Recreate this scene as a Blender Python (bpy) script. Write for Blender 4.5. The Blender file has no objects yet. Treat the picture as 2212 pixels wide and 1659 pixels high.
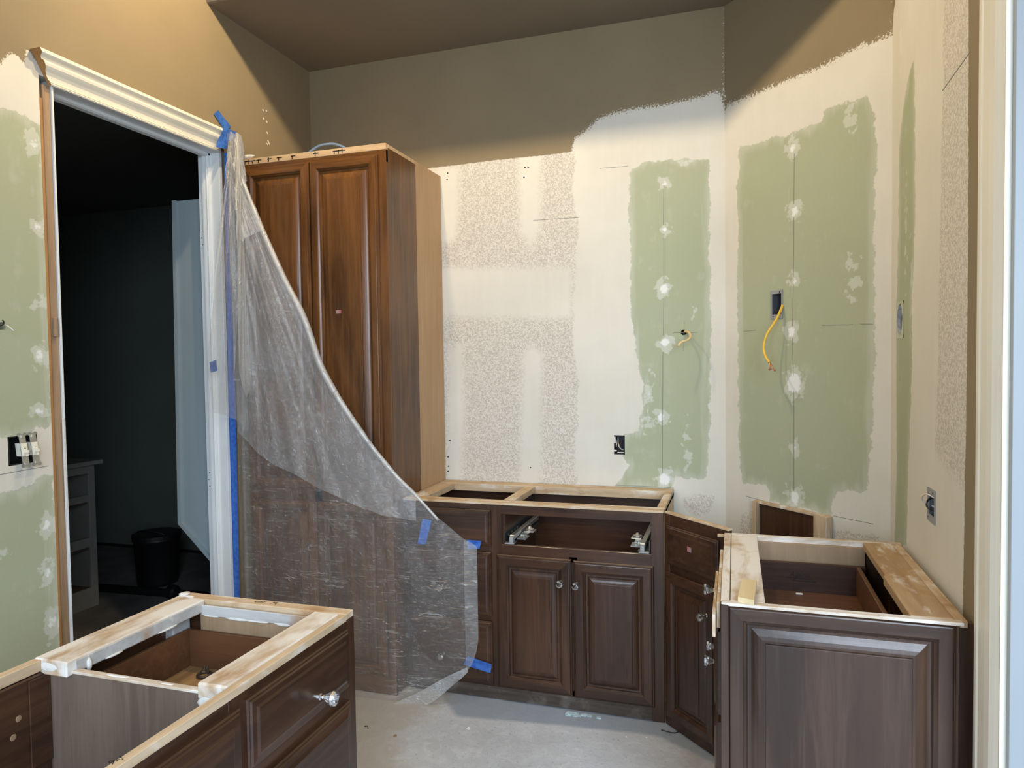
import bpy, bmesh, math, random
import numpy as np
from mathutils import Vector, Matrix, noise as mnoise
random.seed(7)
S = bpy.context.scene
COL = S.collection

# ------------------------------------------------------------------ camera
YAW, PITCH, ROLL, FPX, CH = 0.306708453, 0.0349503589, -0.0143758243, 1519.3, 1.5
def cam_axes():
    cy, sy = math.cos(YAW), math.sin(YAW)
    f0 = Vector((-sy, cy, 0)); r0 = Vector((cy, sy, 0)); u0 = Vector((0, 0, 1))
    f = math.cos(PITCH)*f0 - math.sin(PITCH)*u0
    u = math.cos(PITCH)*u0 + math.sin(PITCH)*f0
    return math.cos(ROLL)*r0 + math.sin(ROLL)*u, math.cos(ROLL)*u - math.sin(ROLL)*r0, f
CR, CU, CF = cam_axes()
cd = bpy.data.cameras.new('camera'); cam = bpy.data.objects.new('camera', cd); COL.objects.link(cam)
cd.sensor_width = 36; cd.lens = FPX/2212*36; cd.clip_start = 0.02
m = Matrix((CR, CU, -CF)).transposed().to_4x4(); m.translation = (0, 0, CH); cam.matrix_world = m
S.camera = cam

# ------------------------------------------------------------------ world, light, exposure
w = bpy.data.worlds.new('world'); S.world = w; w.use_nodes = True
w.node_tree.nodes['Background'].inputs[0].default_value = (0.66, 0.80, 1.0, 1)
w.node_tree.nodes['Background'].inputs[1].default_value = 0.6
S.view_settings.view_transform = 'Standard'; S.view_settings.look = 'None'
S.view_settings.gamma = 1; S.view_settings.use_curve_mapping = False
S.view_settings.exposure = 0.0
S.cycles.max_bounces = 5; S.cycles.diffuse_bounces = 3; S.cycles.glossy_bounces = 2; S.cycles.transmission_bounces = 5
S.cycles.transparent_max_bounces = 12; S.cycles.caustics_reflective = False; S.cycles.caustics_refractive = False
WARM = (1.0, .805, .52); S.cycles.adaptive_threshold = .04
LAMP_W, DAY_W = 52.0, 112.0
def area(name, loc, target, sx, sy, watt, col):
    d = bpy.data.lights.new(name, 'AREA'); d.shape = 'RECTANGLE'; d.size = sx; d.size_y = sy
    d.energy = watt; d.color = col; d.spread = math.radians(125)
    o = bpy.data.objects.new(name, d); COL.objects.link(o); o.location = loc
    o.rotation_euler = (Vector(target)-Vector(loc)).to_track_quat('-Z', 'Y').to_euler()
    return o
area('window_daylight', (1.32, -1.66, 2.05), (-0.60, 2.4, -0.9), 1.7, 2.2, DAY_W, (0.70, 0.84, 1.0))
area('added_daylight_left', (-0.95, -1.66, 1.75), (0.0, 2.2, 0.2), 1.2, 1.6, DAY_W*.28, (0.70, 0.84, 1.0))  # weaker fill added so daylight also reaches the right-hand casing

# ------------------------------------------------------------------ place constants (metres)
XL, YB, XR, ZC, YS, ZH = -2.216, 3.40, 0.537, 3.09, 2.61, 3.46
D0 = Vector((-0.04, 3.40, 0)); D1 = Vector((0.537, 2.823, 0))
ZT = 0.876                                   # top of the stripped base cabinets
def ray(x, y): return (x-1106)*CR - (y-829.5)*CU + FPX*CF
EYE = Vector((0, 0, CH))
def onx(x, y, X): d = ray(x, y); return EYE + d*(X/d.x)
def ony(x, y, Y): d = ray(x, y); return EYE + d*(Y/d.y)
def onz(x, y, Z): d = ray(x, y); return EYE + d*((Z-CH)/d.z)
DN = Vector((1, 1, 0)).normalized(); DT = Vector((1, -1, 0)).normalized()
def ondiag(x, y, p0=D0):
    d = ray(x, y); t = (Vector(p0)-EYE).dot(DN)/d.dot(DN); return EYE + d*t

# ------------------------------------------------------------------ materials
class NT:
    def __init__(s, name):
        s.m = bpy.data.materials.new(name); s.m.use_nodes = True; s.t = s.m.node_tree
        s.t.nodes.clear(); s.out = s.t.nodes.new('ShaderNodeOutputMaterial'); s._c = {}
    def n(s, typ, ins=None, **props):
        nd = s.t.nodes.new('ShaderNode'+typ)
        for k, v in props.items(): setattr(nd, k, v)
        for k, v in (ins or {}).items(): s.put(nd.inputs[k], v)
        return nd
    def put(s, sock, v):
        if isinstance(v, bpy.types.Node): v = v.outputs[0]
        if isinstance(v, bpy.types.NodeSocket): s.t.links.new(v, sock)
        else:
            if isinstance(v, tuple) and len(v) == 3 and sock.type == 'RGBA': v = (*v, 1)
            sock.default_value = v
    def math(s, op, a, b=0.0, c=None, clamp=False):
        nd = s.n('Math', {0: a, 1: b}, operation=op, use_clamp=clamp)
        if c is not None: s.put(nd.inputs[2], c)
        return nd.outputs[0]
    def pos(s):
        if 'p' not in s._c: s._c['p'] = s.n('TexCoord').outputs['Object']
        return s._c['p']
    def scaled(s, sc):
        k = ('s',)+tuple(sc)
        if k not in s._c: s._c[k] = s.n('Mapping', {'Vector': s.pos(), 'Scale': sc}).outputs[0]
        return s._c[k]
    def noise(s, scale, detail=3.0, rough=0.5, dist=0.0, sc=None):
        return s.n('TexNoise', {'Vector': s.scaled(sc) if sc else s.pos(), 'Scale': scale, 'Detail': detail,
                                'Roughness': rough, 'Distortion': dist}).outputs[0]
    def ramp(s, v, lo, hi):
        return s.n('MapRange', {0: v, 1: lo, 2: hi, 3: 0.0, 4: 1.0}, clamp=True).outputs[0]
    def mix(s, f, a, b, blend='MIX'):
        nd = s.n('Mix', data_type='RGBA', blend_type=blend)
        for i, v in ((0, f), (6, a), (7, b)):
            s.put(nd.inputs[i], v)
        return nd.outputs[2]
    def attr(s, name): return s.n('Attribute', attribute_name=name).outputs['Fac']
    def bump(s, h, strength, dist=0.01): return s.n('Bump', {'Height': h, 'Strength': strength, 'Distance': dist}).outputs[0]
    def bsdf(s, col, rough=0.6, normal=None, **kw):
        ins = {'Base Color': col, 'Roughness': rough}
        if normal is not None: ins['Normal'] = normal
        ins.update({k.replace('_', ' '): v for k, v in kw.items()})
        b = s.n('BsdfPrincipled', ins); s.t.links.new(b.outputs[0], s.out.inputs[0]); return s.m

def plain(name, col, rough=0.6, metal=0.0, var=0.0, scale=30, bump=0.0):
    t = NT(name); c = col
    if var: c = t.mix(t.ramp(t.noise(scale, 4), .3, .7), tuple(x*(1-var) for x in col), tuple(min(1, x*(1+var)) for x in col))
    nm = t.bump(t.noise(scale*4, 3), bump, .002) if bump else None
    return t.bsdf(c, rough, nm, Metallic=metal)

def wood(name, dark, mid, light, axis, rough=0.36, spec=0.38, dust=0.0, coat=0.0):
    t = NT(name)
    st = {'x': (0.06, 1, 1), 'y': (1, 0.06, 1), 'z': (1, 1, 0.06)}[axis]
    g = t.noise(42, 6, .62, .6, sc=st); b = t.noise(5.5, 3, .5, 1.0, sc=tuple(max(v, .22) for v in st))
    fine = t.noise(190, 3, .6, 0, sc=st)
    c = t.mix(t.ramp(b, .32, .68), dark, mid)
    c = t.mix(t.math('MULTIPLY', t.ramp(g, .46, .70), .55), c, light)
    c = t.mix(t.math('MULTIPLY', t.ramp(fine, .56, .72), .35), c, dark)
    if dust:
        d = t.ramp(t.noise(9, 5, .6), .5, .75)
        c = t.mix(t.math('MULTIPLY', d, dust), c, (.42, .37, .32))
    r = t.math('ADD', t.math('MULTIPLY', t.noise(8, 3), .25), rough-.12)
    return t.bsdf(c, r, t.bump(g, .08, .002), **{'Specular_IOR_Level': spec, 'Coat_Weight': coat, 'Coat_Roughness': .16})

def rawwood(name, axis, plaster=0.25, base=(.45, .31, .18), lite=(.62, .47, .31)):
    t = NT(name)
    st = {'x': (0.08, 1, 1), 'y': (1, 0.08, 1), 'z': (1, 1, 0.08)}[axis]
    g = t.noise(36, 5, .6, .5, sc=st); b = t.noise(14, 4, .6, .4, sc=tuple(max(v, .35) for v in st))
    c = t.mix(t.ramp(g, .35, .65), base, lite)
    c = t.mix(t.math('MULTIPLY', t.ramp(t.noise(11, 3), .58, .74), .75), c, (.36, .19, .075))
    c = t.mix(t.math('MULTIPLY', t.ramp(b, .62-.35*plaster, .74-.25*plaster), .85), c, (.78, .75, .70))
    return t.bsdf(c, .78, t.bump(t.noise(60, 4, .6), .35, .003))

M = {}
DK, MD, LT = (.026, .0118, .0065), (.064, .027, .0130), (.105, .048, .024)
TK, TM, TL = (.050, .018, .0045), (.135, .050, .0105), (.215, .086, .020)  # same finish as the base cabinets, lamp light painted in as lighter tones
for a in 'xyz':
    M['w'+a] = wood('stained_wood_'+a, DK, MD, LT, a, coat=.3)
    M['t'+a] = wood('lit_tall_cabinet_wood_'+a, TK, TM, TL, a, .34, coat=.2)
    M['v'+a] = wood('side_veneer_'+a, (.026, .014, .009), (.060, .032, .020), (.100, .055, .034), a, .36, .28, coat=.4)
    M['r'+a] = rawwood('bare_wood_'+a, a, .22)
    M['d'+a] = wood('daylit_veneer_'+a, (.085, .060, .044), (.150, .108, .080), (.20, .15, .115), a, .5, .3)  # lighter veneer copy for the partition, daylight on it put into the colour
    M['p'+a] = rawwood('plaster_smeared_wood_'+a, a, .80, (.40, .27, .155), (.56, .42, .28))
M['toe'] = wood('dusty_toe_board', (.05, .036, .027), (.085, .062, .046), (.13, .10, .08), 'x', .7, .3, .35)
M['drw'] = wood('drawer_box_wood', (.085, .036, .016), (.155, .068, .030), (.21, .10, .045), 'x', .4)
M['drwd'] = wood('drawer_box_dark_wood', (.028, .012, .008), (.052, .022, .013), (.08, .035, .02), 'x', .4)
M['ply'] = wood('drawer_plywood', (.26, .15, .06), (.40, .24, .10), (.55, .38, .2), 'y', .6)
M['maple'] = wood('unfinished_maple', (.40, .245, .125), (.47, .295, .155), (.53, .345, .19), 'z', .55)
M['tanb'] = rawwood('stained_board', 'y', .12, (.34, .21, .105), (.46, .31, .17))
M['rawt'] = rawwood('bare_top_strip', 'x', -.2, (.46, .30, .16), (.58, .41, .24))
M['pine'] = wood('pine_block_wood', (.60, .46, .25), (.68, .54, .31), (.76, .62, .38), 'y', .7)
M['stud'] = wood('pine_stud', (.24, .15, .085), (.36, .24, .145), (.46, .33, .21), 'z', .75, .3)
M['studo'] = wood('drywall_edge_paper', (.30, .14, .045), (.42, .21, .075), (.48, .27, .11), 'z', .75, .3)
M['grey'] = rawwood('caulk_grey_apron', 'x', .1, (.40, .39, .375), (.50, .49, .47))
M['tanap'] = wood('tan_apron', (.26, .175, .10), (.33, .225, .135), (.38, .27, .165), 'z', .6, .3)
M['white'] = plain('white_trim_paint', (.80, .755, .64), .38, 0, .03, 6)
M['cool'] = plain('white_jamb_paint', (.74, .75, .74), .45, 0, .03, 6)
M['plaster'] = plain('dried_plaster', (.68, .65, .60), .9, 0, .08, 40, .4)
M['black'] = plain('black_plastic', (.008, .008, .009), .5)
M['blackm'] = plain('black_void', (.004, .004, .004), .9)
M['steel'] = plain('galvanised_steel', (.50, .49, .46), .38, .85, .12, 60)
M['darkm'] = plain('dark_slide_metal', (.08, .085, .085), .4, .7, .2, 60)
M['greyp'] = plain('grey_box_plastic', (.30, .30, .30), .6)
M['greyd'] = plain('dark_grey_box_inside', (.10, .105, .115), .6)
M['ivory'] = plain('ivory_plastic', (.80, .76, .63), .35)
M['yellow'] = plain('yellow_cable_sheath', (.80, .50, .06), .45)
M['cream'] = plain('cream_cable_sheath', (.74, .55, .27), .5)
M['copper'] = plain('copper_ends', (.60, .26, .14), .35, .8)
M['bluec'] = plain('blue_cable_sheath', (.20, .28, .42), .45)
M['wirew'] = plain('white_wire', (.72, .68, .60), .5)
M['ink'] = plain('dark_ink', (.012, .006, .004), .8)
M['pencil'] = plain('pencil_grey', (.20, .20, .17), .8)
M['sticker'] = plain('worn_paper_sticker', (.30, .20, .19), .8, 0, .3, 200)
M['pinks'] = plain('pink_sticker_end', (.42, .09, .11), .8)
M['ring'] = plain('dull_metal_scrap', (.10, .085, .07), .4, .7, .4, 300)
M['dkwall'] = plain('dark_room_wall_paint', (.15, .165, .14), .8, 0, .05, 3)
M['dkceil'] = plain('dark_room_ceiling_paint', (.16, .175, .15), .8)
M['chest'] = plain('white_chest_paint', (.32, .31, .28), .6, 0, .08, 8)
M['chestin'] = plain('chest_inside_wood', (.11, .08, .06), .7, 0, .1, 9)
M['pale'] = plain('pale_blue_grey_paint', (.33, .385, .40), .5, 0, .03, 4)
M['rear'] = plain('rear_wall_paint', (.42, .40, .36), .8)
M['shaded_slab'] = plain('dark_room_floor_slab', (.16, .15, .14), .9, 0, .3, 4)  # same concrete as the main floor, darkened to paint in the room's shade
M['jambb'] = plain('pale_blue_jamb_paint', (.31, .335, .35), .5, 0, .02, 4)

t = NT('crystal_glass')
g = t.n('BsdfGlass', {'Color': (.98, .98, .97), 'Roughness': .0, 'IOR': 1.5}); gl = t.n('BsdfGlossy', {'Color': (.95, .95, .95), 'Roughness': .05})
tr = t.n('BsdfTransparent', {'Color': (.95, .95, .95)})
mx = t.n('MixShader', {0: .48}); t.put(mx.inputs[1], g); t.put(mx.inputs[2], gl)
mx2 = t.n('MixShader', {0: .15}); t.put(mx2.inputs[1], mx); t.put(mx2.inputs[2], tr)
t.put(t.out.inputs[0], mx2); M['crystal'] = t.m
M['chrome'] = plain('chrome', (.75, .75, .74), .15, 1.0)

def tapemat():
    t = NT('blue_masking_tape')
    c = t.mix(t.ramp(t.noise(60, 3), .35, .65), (.022, .095, .40), (.045, .16, .52))
    return t.bsdf(c, .6, t.bump(t.noise(260, 3), .3, .002))
M['tape'] = tapemat()

def plasticmat(name, white, radial):
    """thin film: mostly clear, hazier along creases; folds fan out from the taped corner"""
    t = NT(name)
    uv = t.n('CombineXYZ', {0: t.math('MULTIPLY', t.attr('fold_angle'), 9.0), 1: t.math('MULTIPLY', t.attr('fold_radius'), .7), 2: 0.0}).outputs[0]
    fan = t.n('TexNoise', {'Vector': uv, 'Scale': 3.0, 'Detail': 5.0, 'Roughness': .6, 'Distortion': .3}).outputs[0]
    n2 = t.noise(95, 4, .6, 1.0); n3 = t.noise(5, 3, .5, .8); nc = t.noise(30, 4, .65, 2.2)
    la = t.noise(8, 4, .6, .4, sc=(.30, .30, 2.4)); lb = t.noise(10, 3, .6, 2.0)
    line = lambda n, c, k: t.math('SUBTRACT', 1.0, t.math('MULTIPLY', t.math('ABSOLUTE', t.math('SUBTRACT', n, c)), k), clamp=True)
    hz = t.math('MAXIMUM', t.math('MULTIPLY', line(la, .46, 60), t.ramp(n3, .36, .6)), t.math('MULTIPLY', line(la, .56, 70), t.ramp(nc, .40, .6)))
    cs = t.math('MULTIPLY', t.math('MAXIMUM', line(lb, .44, 45), line(lb, .56, 55)), t.ramp(nc, .48, .66))
    crk = t.math('MAXIMUM', t.math('MULTIPLY', hz, 1.0-radial), t.math('MULTIPLY', cs, .25+.45*radial))
    fade = t.n('MapRange', {0: t.attr('fold_radius'), 1: .25, 2: 1.2, 3: 1.0, 4: .30}).outputs[0]
    h = t.math('ADD', t.math('ADD', t.math('MULTIPLY', t.math('MULTIPLY', fan, fade), .35+.75*radial), t.math('MULTIPLY', n2, .12)), t.math('ADD', t.math('MULTIPLY', crk, .25), t.math('MULTIPLY', nc, .35)))
    bmp = t.bump(h, .8, .014)
    d = t.n('BsdfDiffuse', {'Color': (.93, .93, .92), 'Normal': bmp}); tl = t.n('BsdfTranslucent', {'Color': (.85, .85, .85), 'Normal': bmp})
    gl = t.n('BsdfGlossy', {'Color': (1, 1, 1), 'Roughness': .24, 'Normal': bmp})
    tr = t.n('BsdfTransparent', {'Color': (.95, .95, .95)})
    a = t.n('MixShader', {0: .30}); t.put(a.inputs[1], d); t.put(a.inputs[2], tl)
    b = t.n('MixShader', {0: .33}); t.put(b.inputs[1], a); t.put(b.inputs[2], gl)
    f = t.math('ADD', white, t.math('MULTIPLY', t.math('MULTIPLY', t.ramp(fan, .36, .72), fade), .05+.34*radial)); f = t.math('ADD', f, t.math('MULTIPLY', t.ramp(n3, .4, .75), .06))
    f = t.math('ADD', f, t.math('MULTIPLY', crk, .27), clamp=True)
    e = t.n('MixShader', {0: f}); t.put(e.inputs[1], tr); t.put(e.inputs[2], b)
    t.put(t.out.inputs[0], e); return t.m
M['film'] = plasticmat('clear_plastic_film', .12, .1)
M['film3'] = plasticmat('bunched_plastic_film', .36, .8)
M['film2'] = plasticmat('folded_plastic_film', .17, 1.0)

def floormat():
    t = NT('bare_concrete')
    a = t.noise(2.2, 6, .6, .6); b = t.noise(14, 5, .65, .8); c3 = t.noise(90, 3, .6); sw = t.noise(11, 5, .65, 1.6)
    c = t.mix(t.ramp(a, .3, .7), (.46, .475, .51), (.64, .665, .71))  # cool daylight cast is put into the concrete's base colour
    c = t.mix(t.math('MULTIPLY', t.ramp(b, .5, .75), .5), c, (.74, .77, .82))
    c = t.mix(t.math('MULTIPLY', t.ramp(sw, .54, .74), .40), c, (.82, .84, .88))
    c = t.mix(t.math('MULTIPLY', t.ramp(c3, .60, .72), .6), c, (.20, .195, .19))
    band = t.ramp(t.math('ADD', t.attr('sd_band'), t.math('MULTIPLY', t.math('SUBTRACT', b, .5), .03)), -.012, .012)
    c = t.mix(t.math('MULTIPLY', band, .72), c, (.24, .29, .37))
    day_shade = t.ramp(t.math('ADD', t.attr('sd_day_shade'), t.math('MULTIPLY', t.math('SUBTRACT', b, .5), .3)), -.06, .06)
    c = t.mix(t.math('MULTIPLY', day_shade, .6), c, (.36, .30, .22))  # brown tone painted in where the peninsula keeps daylight off
    return t.bsdf(c, .55, t.bump(t.math('ADD', t.math('ADD', b, sw), t.math('MULTIPLY', c3, .3)), .3, .005))
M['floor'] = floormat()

def wallmat():
    t = NT('patched_drywall')
    ne = t.noise(55, 5, .65); ns = t.noise(120, 4, .7); nl = t.noise(2.5, 4, .55); nm_ = t.noise(12, 4, .6)
    streak = t.noise(22, 4, .6, .3, sc=(1, 1, .10)); spk = t.noise(112, 2, .5, 1.2)
    C = lambda n: t.math('SUBTRACT', n, .5)
    A = t.attr
    def mask(sd, amp, w, nse=ne):
        return t.ramp(t.math('ADD', A(sd), t.math('MULTIPLY', C(nse), amp)), -w, w)
    white = t.mix(t.ramp(nl, .35, .65), (.665, .625, .540), (.72, .685, .60))
    white = t.mix(t.math('MULTIPLY', t.ramp(streak, .5, .75), .25), white, (.76, .725, .66))
    # orange-peel texture uncovered between the filled bands
    sp = t.ramp(spk, .455, .535)
    tex = t.mix(sp, (.525, .475, .405), (.70, .65, .575))
    mt = t.math('MULTIPLY', mask('sd_tex', .05, .006, nm_), t.math('SUBTRACT', 1.0, mask('sd_smooth', .05, .022)))
    c = t.mix(mt, white, tex)
    # green moisture board, thin smears of compound around its rim
    gvar = t.mix(t.ramp(nl, .35, .66), (.385, .41, .272), (.415, .435, .295))
    gvar = t.mix(t.math('MULTIPLY', t.ramp(t.noise(5, 3), .45, .7), .35), gvar, (.365, .40, .28))
    nw = t.noise(17, 3, .6)
    mg = t.ramp(t.math('ADD', A('sd_green'), t.math('ADD', t.math('MULTIPLY', C(ne), .028), t.math('MULTIPLY', C(nw), .045))), -.002, .002)
    rim = t.math('MULTIPLY', t.math('SUBTRACT', 1.0, t.ramp(t.math('ADD', A('sd_green'), t.math('MULTIPLY', C(streak), .12)), .0, .035)), .42)
    smear = t.math('MULTIPLY', t.ramp(t.math('ADD', nm_, t.math('MULTIPLY', C(streak), .6)), .60, .78), .22)
    green = t.mix(t.math('MAXIMUM', rim, smear), gvar, (.63, .63, .55))
    c = t.mix(mg, c, green)
    # filled screw heads
    halo = t.math('MULTIPLY', t.ramp(t.math('ADD', A('sd_spot'), t.math('ADD', t.math('MULTIPLY', C(ne), .05), t.math('MULTIPLY', C(t.noise(28, 2, .5)), .10))), -.006, .003), .36)
    core = t.ramp(t.math('ADD', A('sd_spot'), t.math('MULTIPLY', C(ne), .035)), 0.010, .020)
    c = t.mix(t.math('MAXIMUM', halo, core), c, (.80, .80, .77))
    # old brown paint, dabbed ragged edge
    r_ = A('rough')
    mb = t.ramp(t.math('ADD', t.math('ADD', A('sd_brown'), t.math('MULTIPLY', t.math('MULTIPLY', C(ns), .13), r_)), t.math('MULTIPLY', C(ne), .014)), -.002, .002)
    bro = t.mix(t.ramp(nl, .3, .7), (.232, .180, .106), (.262, .203, .122))
    c = t.mix(mb, c, bro)
    h = t.math('ADD', t.math('MULTIPLY', t.math('MULTIPLY', sp, mt), .5), t.math('MULTIPLY', t.math('SUBTRACT', 1.0, mg), .4))
    h = t.math('ADD', h, t.math('MULTIPLY', core, .4)); h = t.math('ADD', h, t.math('MULTIPLY', t.noise(140, 3), .12))
    return t.bsdf(c, .72, t.bump(h, .35, .003), **{'Specular_IOR_Level': .3})
M['wall'] = wallmat()
def brownmat():
    t = NT('brown_wall_paint')
    c = t.mix(t.ramp(t.noise(2.5, 4), .3, .7), (.232, .180, .106), (.262, .203, .122))
    return t.bsdf(c, .72, t.bump(t.noise(140, 3), .12, .003), **{'Specular_IOR_Level': .3})
M['brown'] = brownmat()

# ------------------------------------------------------------------ object helpers
def link(name, me, mat, parent=None, **props):
    o = bpy.data.objects.new(name, me); COL.objects.link(o)
    if mat is not None:
        for x in (mat if isinstance(mat, (list, tuple)) else [mat]): me.materials.append(M[x] if isinstance(x, str) else x)
    if parent is not None:
        o.parent = parent; o.matrix_parent_inverse = Matrix.Translation(-WORLD.get(parent.name, Vector((0, 0, 0))))
    WORLD[o.name] = Vector((0, 0, 0)) if parent is None else Vector((0, 0, 0))
    for k, v in props.items(): o[k] = v
    return o
WORLD = {}
def thing(name, label, cat, loc=(0, 0, 0), group=None):
    o = bpy.data.objects.new(name, None); COL.objects.link(o); o.location = loc; o.empty_display_size = .05
    o['label'] = label; o['category'] = cat
    if group: o['group'] = group
    WORLD[o.name] = Vector(loc); return o
def tag(o, label, cat, group=None):
    o['label'] = label; o['category'] = cat
    if group: o['group'] = group
    return o
def struct(o): o['kind'] = 'structure'; return o
def from_bm(bm, name, smooth=False):
    bmesh.ops.recalc_face_normals(bm, faces=bm.faces[:])
    me = bpy.data.meshes.new(name); bm.to_mesh(me); bm.free()
    if smooth:
        for p in me.polygons: p.use_smooth = True
    return me
def add_box(bm, lo, hi, bev=0.0):
    lo, hi = [min(a, b) for a, b in zip(lo, hi)], [max(a, b) for a, b in zip(lo, hi)]
    vs = [bm.verts.new((x, y, z)) for x in (lo[0], hi[0]) for y in (lo[1], hi[1]) for z in (lo[2], hi[2])]
    fs = []
    for q in ((0, 1, 3, 2), (4, 6, 7, 5), (0, 4, 5, 1), (2, 3, 7, 6), (0, 2, 6, 4), (1, 5, 7, 3)):
        fs.append(bm.faces.new([vs[i] for i in q]))
    if bev:
        es = list({e for f in fs for e in f.edges})
        bmesh.ops.bevel(bm, geom=es, offset=bev, segments=1, affect='EDGES')
    return vs
def box(name, lo, hi, mat, parent=None, bev=0.0015, **props):
    bm = bmesh.new(); add_box(bm, lo, hi, bev); return link(name, from_bm(bm, name), mat, parent, **props)
def boxes(name, lst, mat, parent=None, bev=0.001, **props):
    bm = bmesh.new()
    for lo, hi in lst: add_box(bm, lo, hi, bev)
    return link(name, from_bm(bm, name), mat, parent, **props)
def frame_m(org, right, out):
    r = Vector(right).normalized(); n = Vector(out).normalized()
    m = Matrix((r, n, Vector((0, 0, 1)))).transposed().to_4x4(); m.translation = org; return m
def loft(loops, mat4):
    """nested rectangles (x0,x1,z0,z1,y) joined into one closed solid"""
    bm = bmesh.new(); rings = []
    for x0, x1, z0, z1, y in loops:
        rings.append([bm.verts.new(mat4 @ Vector(p)) for p in ((x0, y, z0), (x1, y, z0), (x1, y, z1), (x0, y, z1))])
    for a, b in zip(rings, rings[1:]):
        for i in range(4): bm.faces.new((a[i], a[(i+1) % 4], b[(i+1) % 4], b[i]))
    bm.faces.new(rings[0]); bm.faces.new(rings[-1]); return bm
def inset_loops(w, h, prof): return [(t, w-t, t, h-t, y) for t, y in prof]
def frame_side(w, h, prof, side, mat4):
    bm = bmesh.new(); A, B = [], []
    for t, y in prof:
        c = [(t, y, t), (w-t, y, t), (w-t, y, h-t), (t, y, h-t)]
        A.append(bm.verts.new(mat4 @ Vector(c[side]))); B.append(bm.verts.new(mat4 @ Vector(c[(side+1) % 4])))
    n = len(prof)
    for i in range(n):
        j = (i+1) % n; bm.faces.new((A[i], B[i], B[j], A[j]))
    bm.faces.new(A); bm.faces.new(B); return bm
def prism(name, prof, p0, p1, ax_a, ax_b, mat, parent=None, shear0=0.0, shear1=0.0, base_a=0.0, smooth=False, **props):
    """profile (a,b) swept from p0 to p1; ends may be mitred by shear*(a-base_a)"""
    bm = bmesh.new(); p0 = Vector(p0); p1 = Vector(p1); d = (p1-p0).normalized(); ax_a = Vector(ax_a); ax_b = Vector(ax_b)
    A = [bm.verts.new(p0 + ax_a*a + ax_b*b + d*shear0*(a-base_a)) for a, b in prof]
    B = [bm.verts.new(p1 + ax_a*a + ax_b*b + d*shear1*(a-base_a)) for a, b in prof]
    n = len(prof)
    for i in range(n):
        j = (i+1) % n; bm.faces.new((A[i], B[i], B[j], A[j]))
    for q in (A, B): bm.faces.new(q).material_index = 1 if isinstance(mat, list) else 0
    return link(name, from_bm(bm, name), mat, parent, **props)
def slab(name, pts, thick, mat, parent=None, bend=0.0, n=6, **props):
    """thin sheet through 4 corner points (a,b along top; d,c along bottom), given real thickness"""
    a, b, c, d = [Vector(p) for p in pts]; nrm = (b-a).cross(d-a).normalized()
    if nrm.dot(EYE-a) < 0: nrm = -nrm
    bm = bmesh.new(); g = [[], []]
    for i in range(n+1):
        for j in range(3):
            u, v = i/n, j/2
            p = (a.lerp(d, u)).lerp(b.lerp(c, u), v) + nrm*(bend*math.sin(u*7+v*2)*.5)
            for k in (0, 1): g[k].append(bm.verts.new(p + nrm*thick*k))
    for i in range(n):
        for j in range(2):
            for k in (0, 1):
                q = [g[k][i*3+j], g[k][i*3+j+1], g[k][(i+1)*3+j+1], g[k][(i+1)*3+j]]; bm.faces.new(q)
    rim = [i*3 for i in range(n+1)] + [n*3+1] + [i*3+2 for i in range(n, -1, -1)] + [1]
    for x, y in zip(rim, rim[1:]+rim[:1]): bm.faces.new((g[0][x], g[0][y], g[1][y], g[1][x]))
    return link(name, from_bm(bm, name), mat, parent, **props)
def tube(name, pts, r, mat, parent=None, seg=8, sub=6, **props):
    pts = [Vector(p) for p in pts]
    P = []
    for i in range(len(pts)-1):
        p0, p1, p2, p3 = pts[max(i-1, 0)], pts[i], pts[i+1], pts[min(i+2, len(pts)-1)]
        for k in range(sub):
            u = k/sub
            P.append(.5*((2*p1)+(p2-p0)*u+(2*p0-5*p1+4*p2-p3)*u*u+(3*p1-p0-3*p2+p3)*u**3))
    P.append(pts[-1]); bm = bmesh.new(); rings = []
    up = Vector((.3, .2, 1)).normalized()
    for i, p in enumerate(P):
        d = (P[min(i+1, len(P)-1)]-P[max(i-1, 0)]).normalized(); s = d.cross(up)
        if s.length < .05: s = d.cross(Vector((1, 0, 0)))
        s.normalize(); q = d.cross(s)
        rr = r[min(i*len(r)//len(P), len(r)-1)] if isinstance(r, (list, tuple)) else r
        rings.append([bm.verts.new(p+s*rr*math.cos(2*math.pi*k/seg)+q*rr*math.sin(2*math.pi*k/seg)) for k in range(seg)])
    for a, b in zip(rings, rings[1:]):
        for k in range(seg): bm.faces.new((a[k], a[(k+1) % seg], b[(k+1) % seg], b[k]))
    bm.faces.new(rings[0]); bm.faces.new(rings[-1])
    return link(name, from_bm(bm, name, True), mat, parent, **props)
def lathe(prof, org, axis, seg=8, mats=None, jag=None):
    """prof [(dist along axis, radius, material index of the band after it)]"""
    ax = Vector(axis).normalized(); s = ax.orthogonal().normalized(); q = ax.cross(s); bm = bmesh.new(); rings = []
    for k, (d, r, mi) in enumerate(prof):
        off = (jag or 0)*(k % 2)*math.pi/seg
        rings.append([bm.verts.new(Vector(org)+ax*d+(s*math.cos(2*math.pi*i/seg+off)+q*math.sin(2*math.pi*i/seg+off))*r) for i in range(seg)])
    for (a, b), p in zip(zip(rings, rings[1:]), prof):
        for i in range(seg):
            f = bm.faces.new((a[i], a[(i+1) % seg], b[(i+1) % seg], b[i])); f.material_index = p[2]
    f = bm.faces.new(rings[0]); f.material_index = prof[0][2]
    f = bm.faces.new(rings[-1]); f.material_index = prof[-1][2]
    return bm
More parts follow.
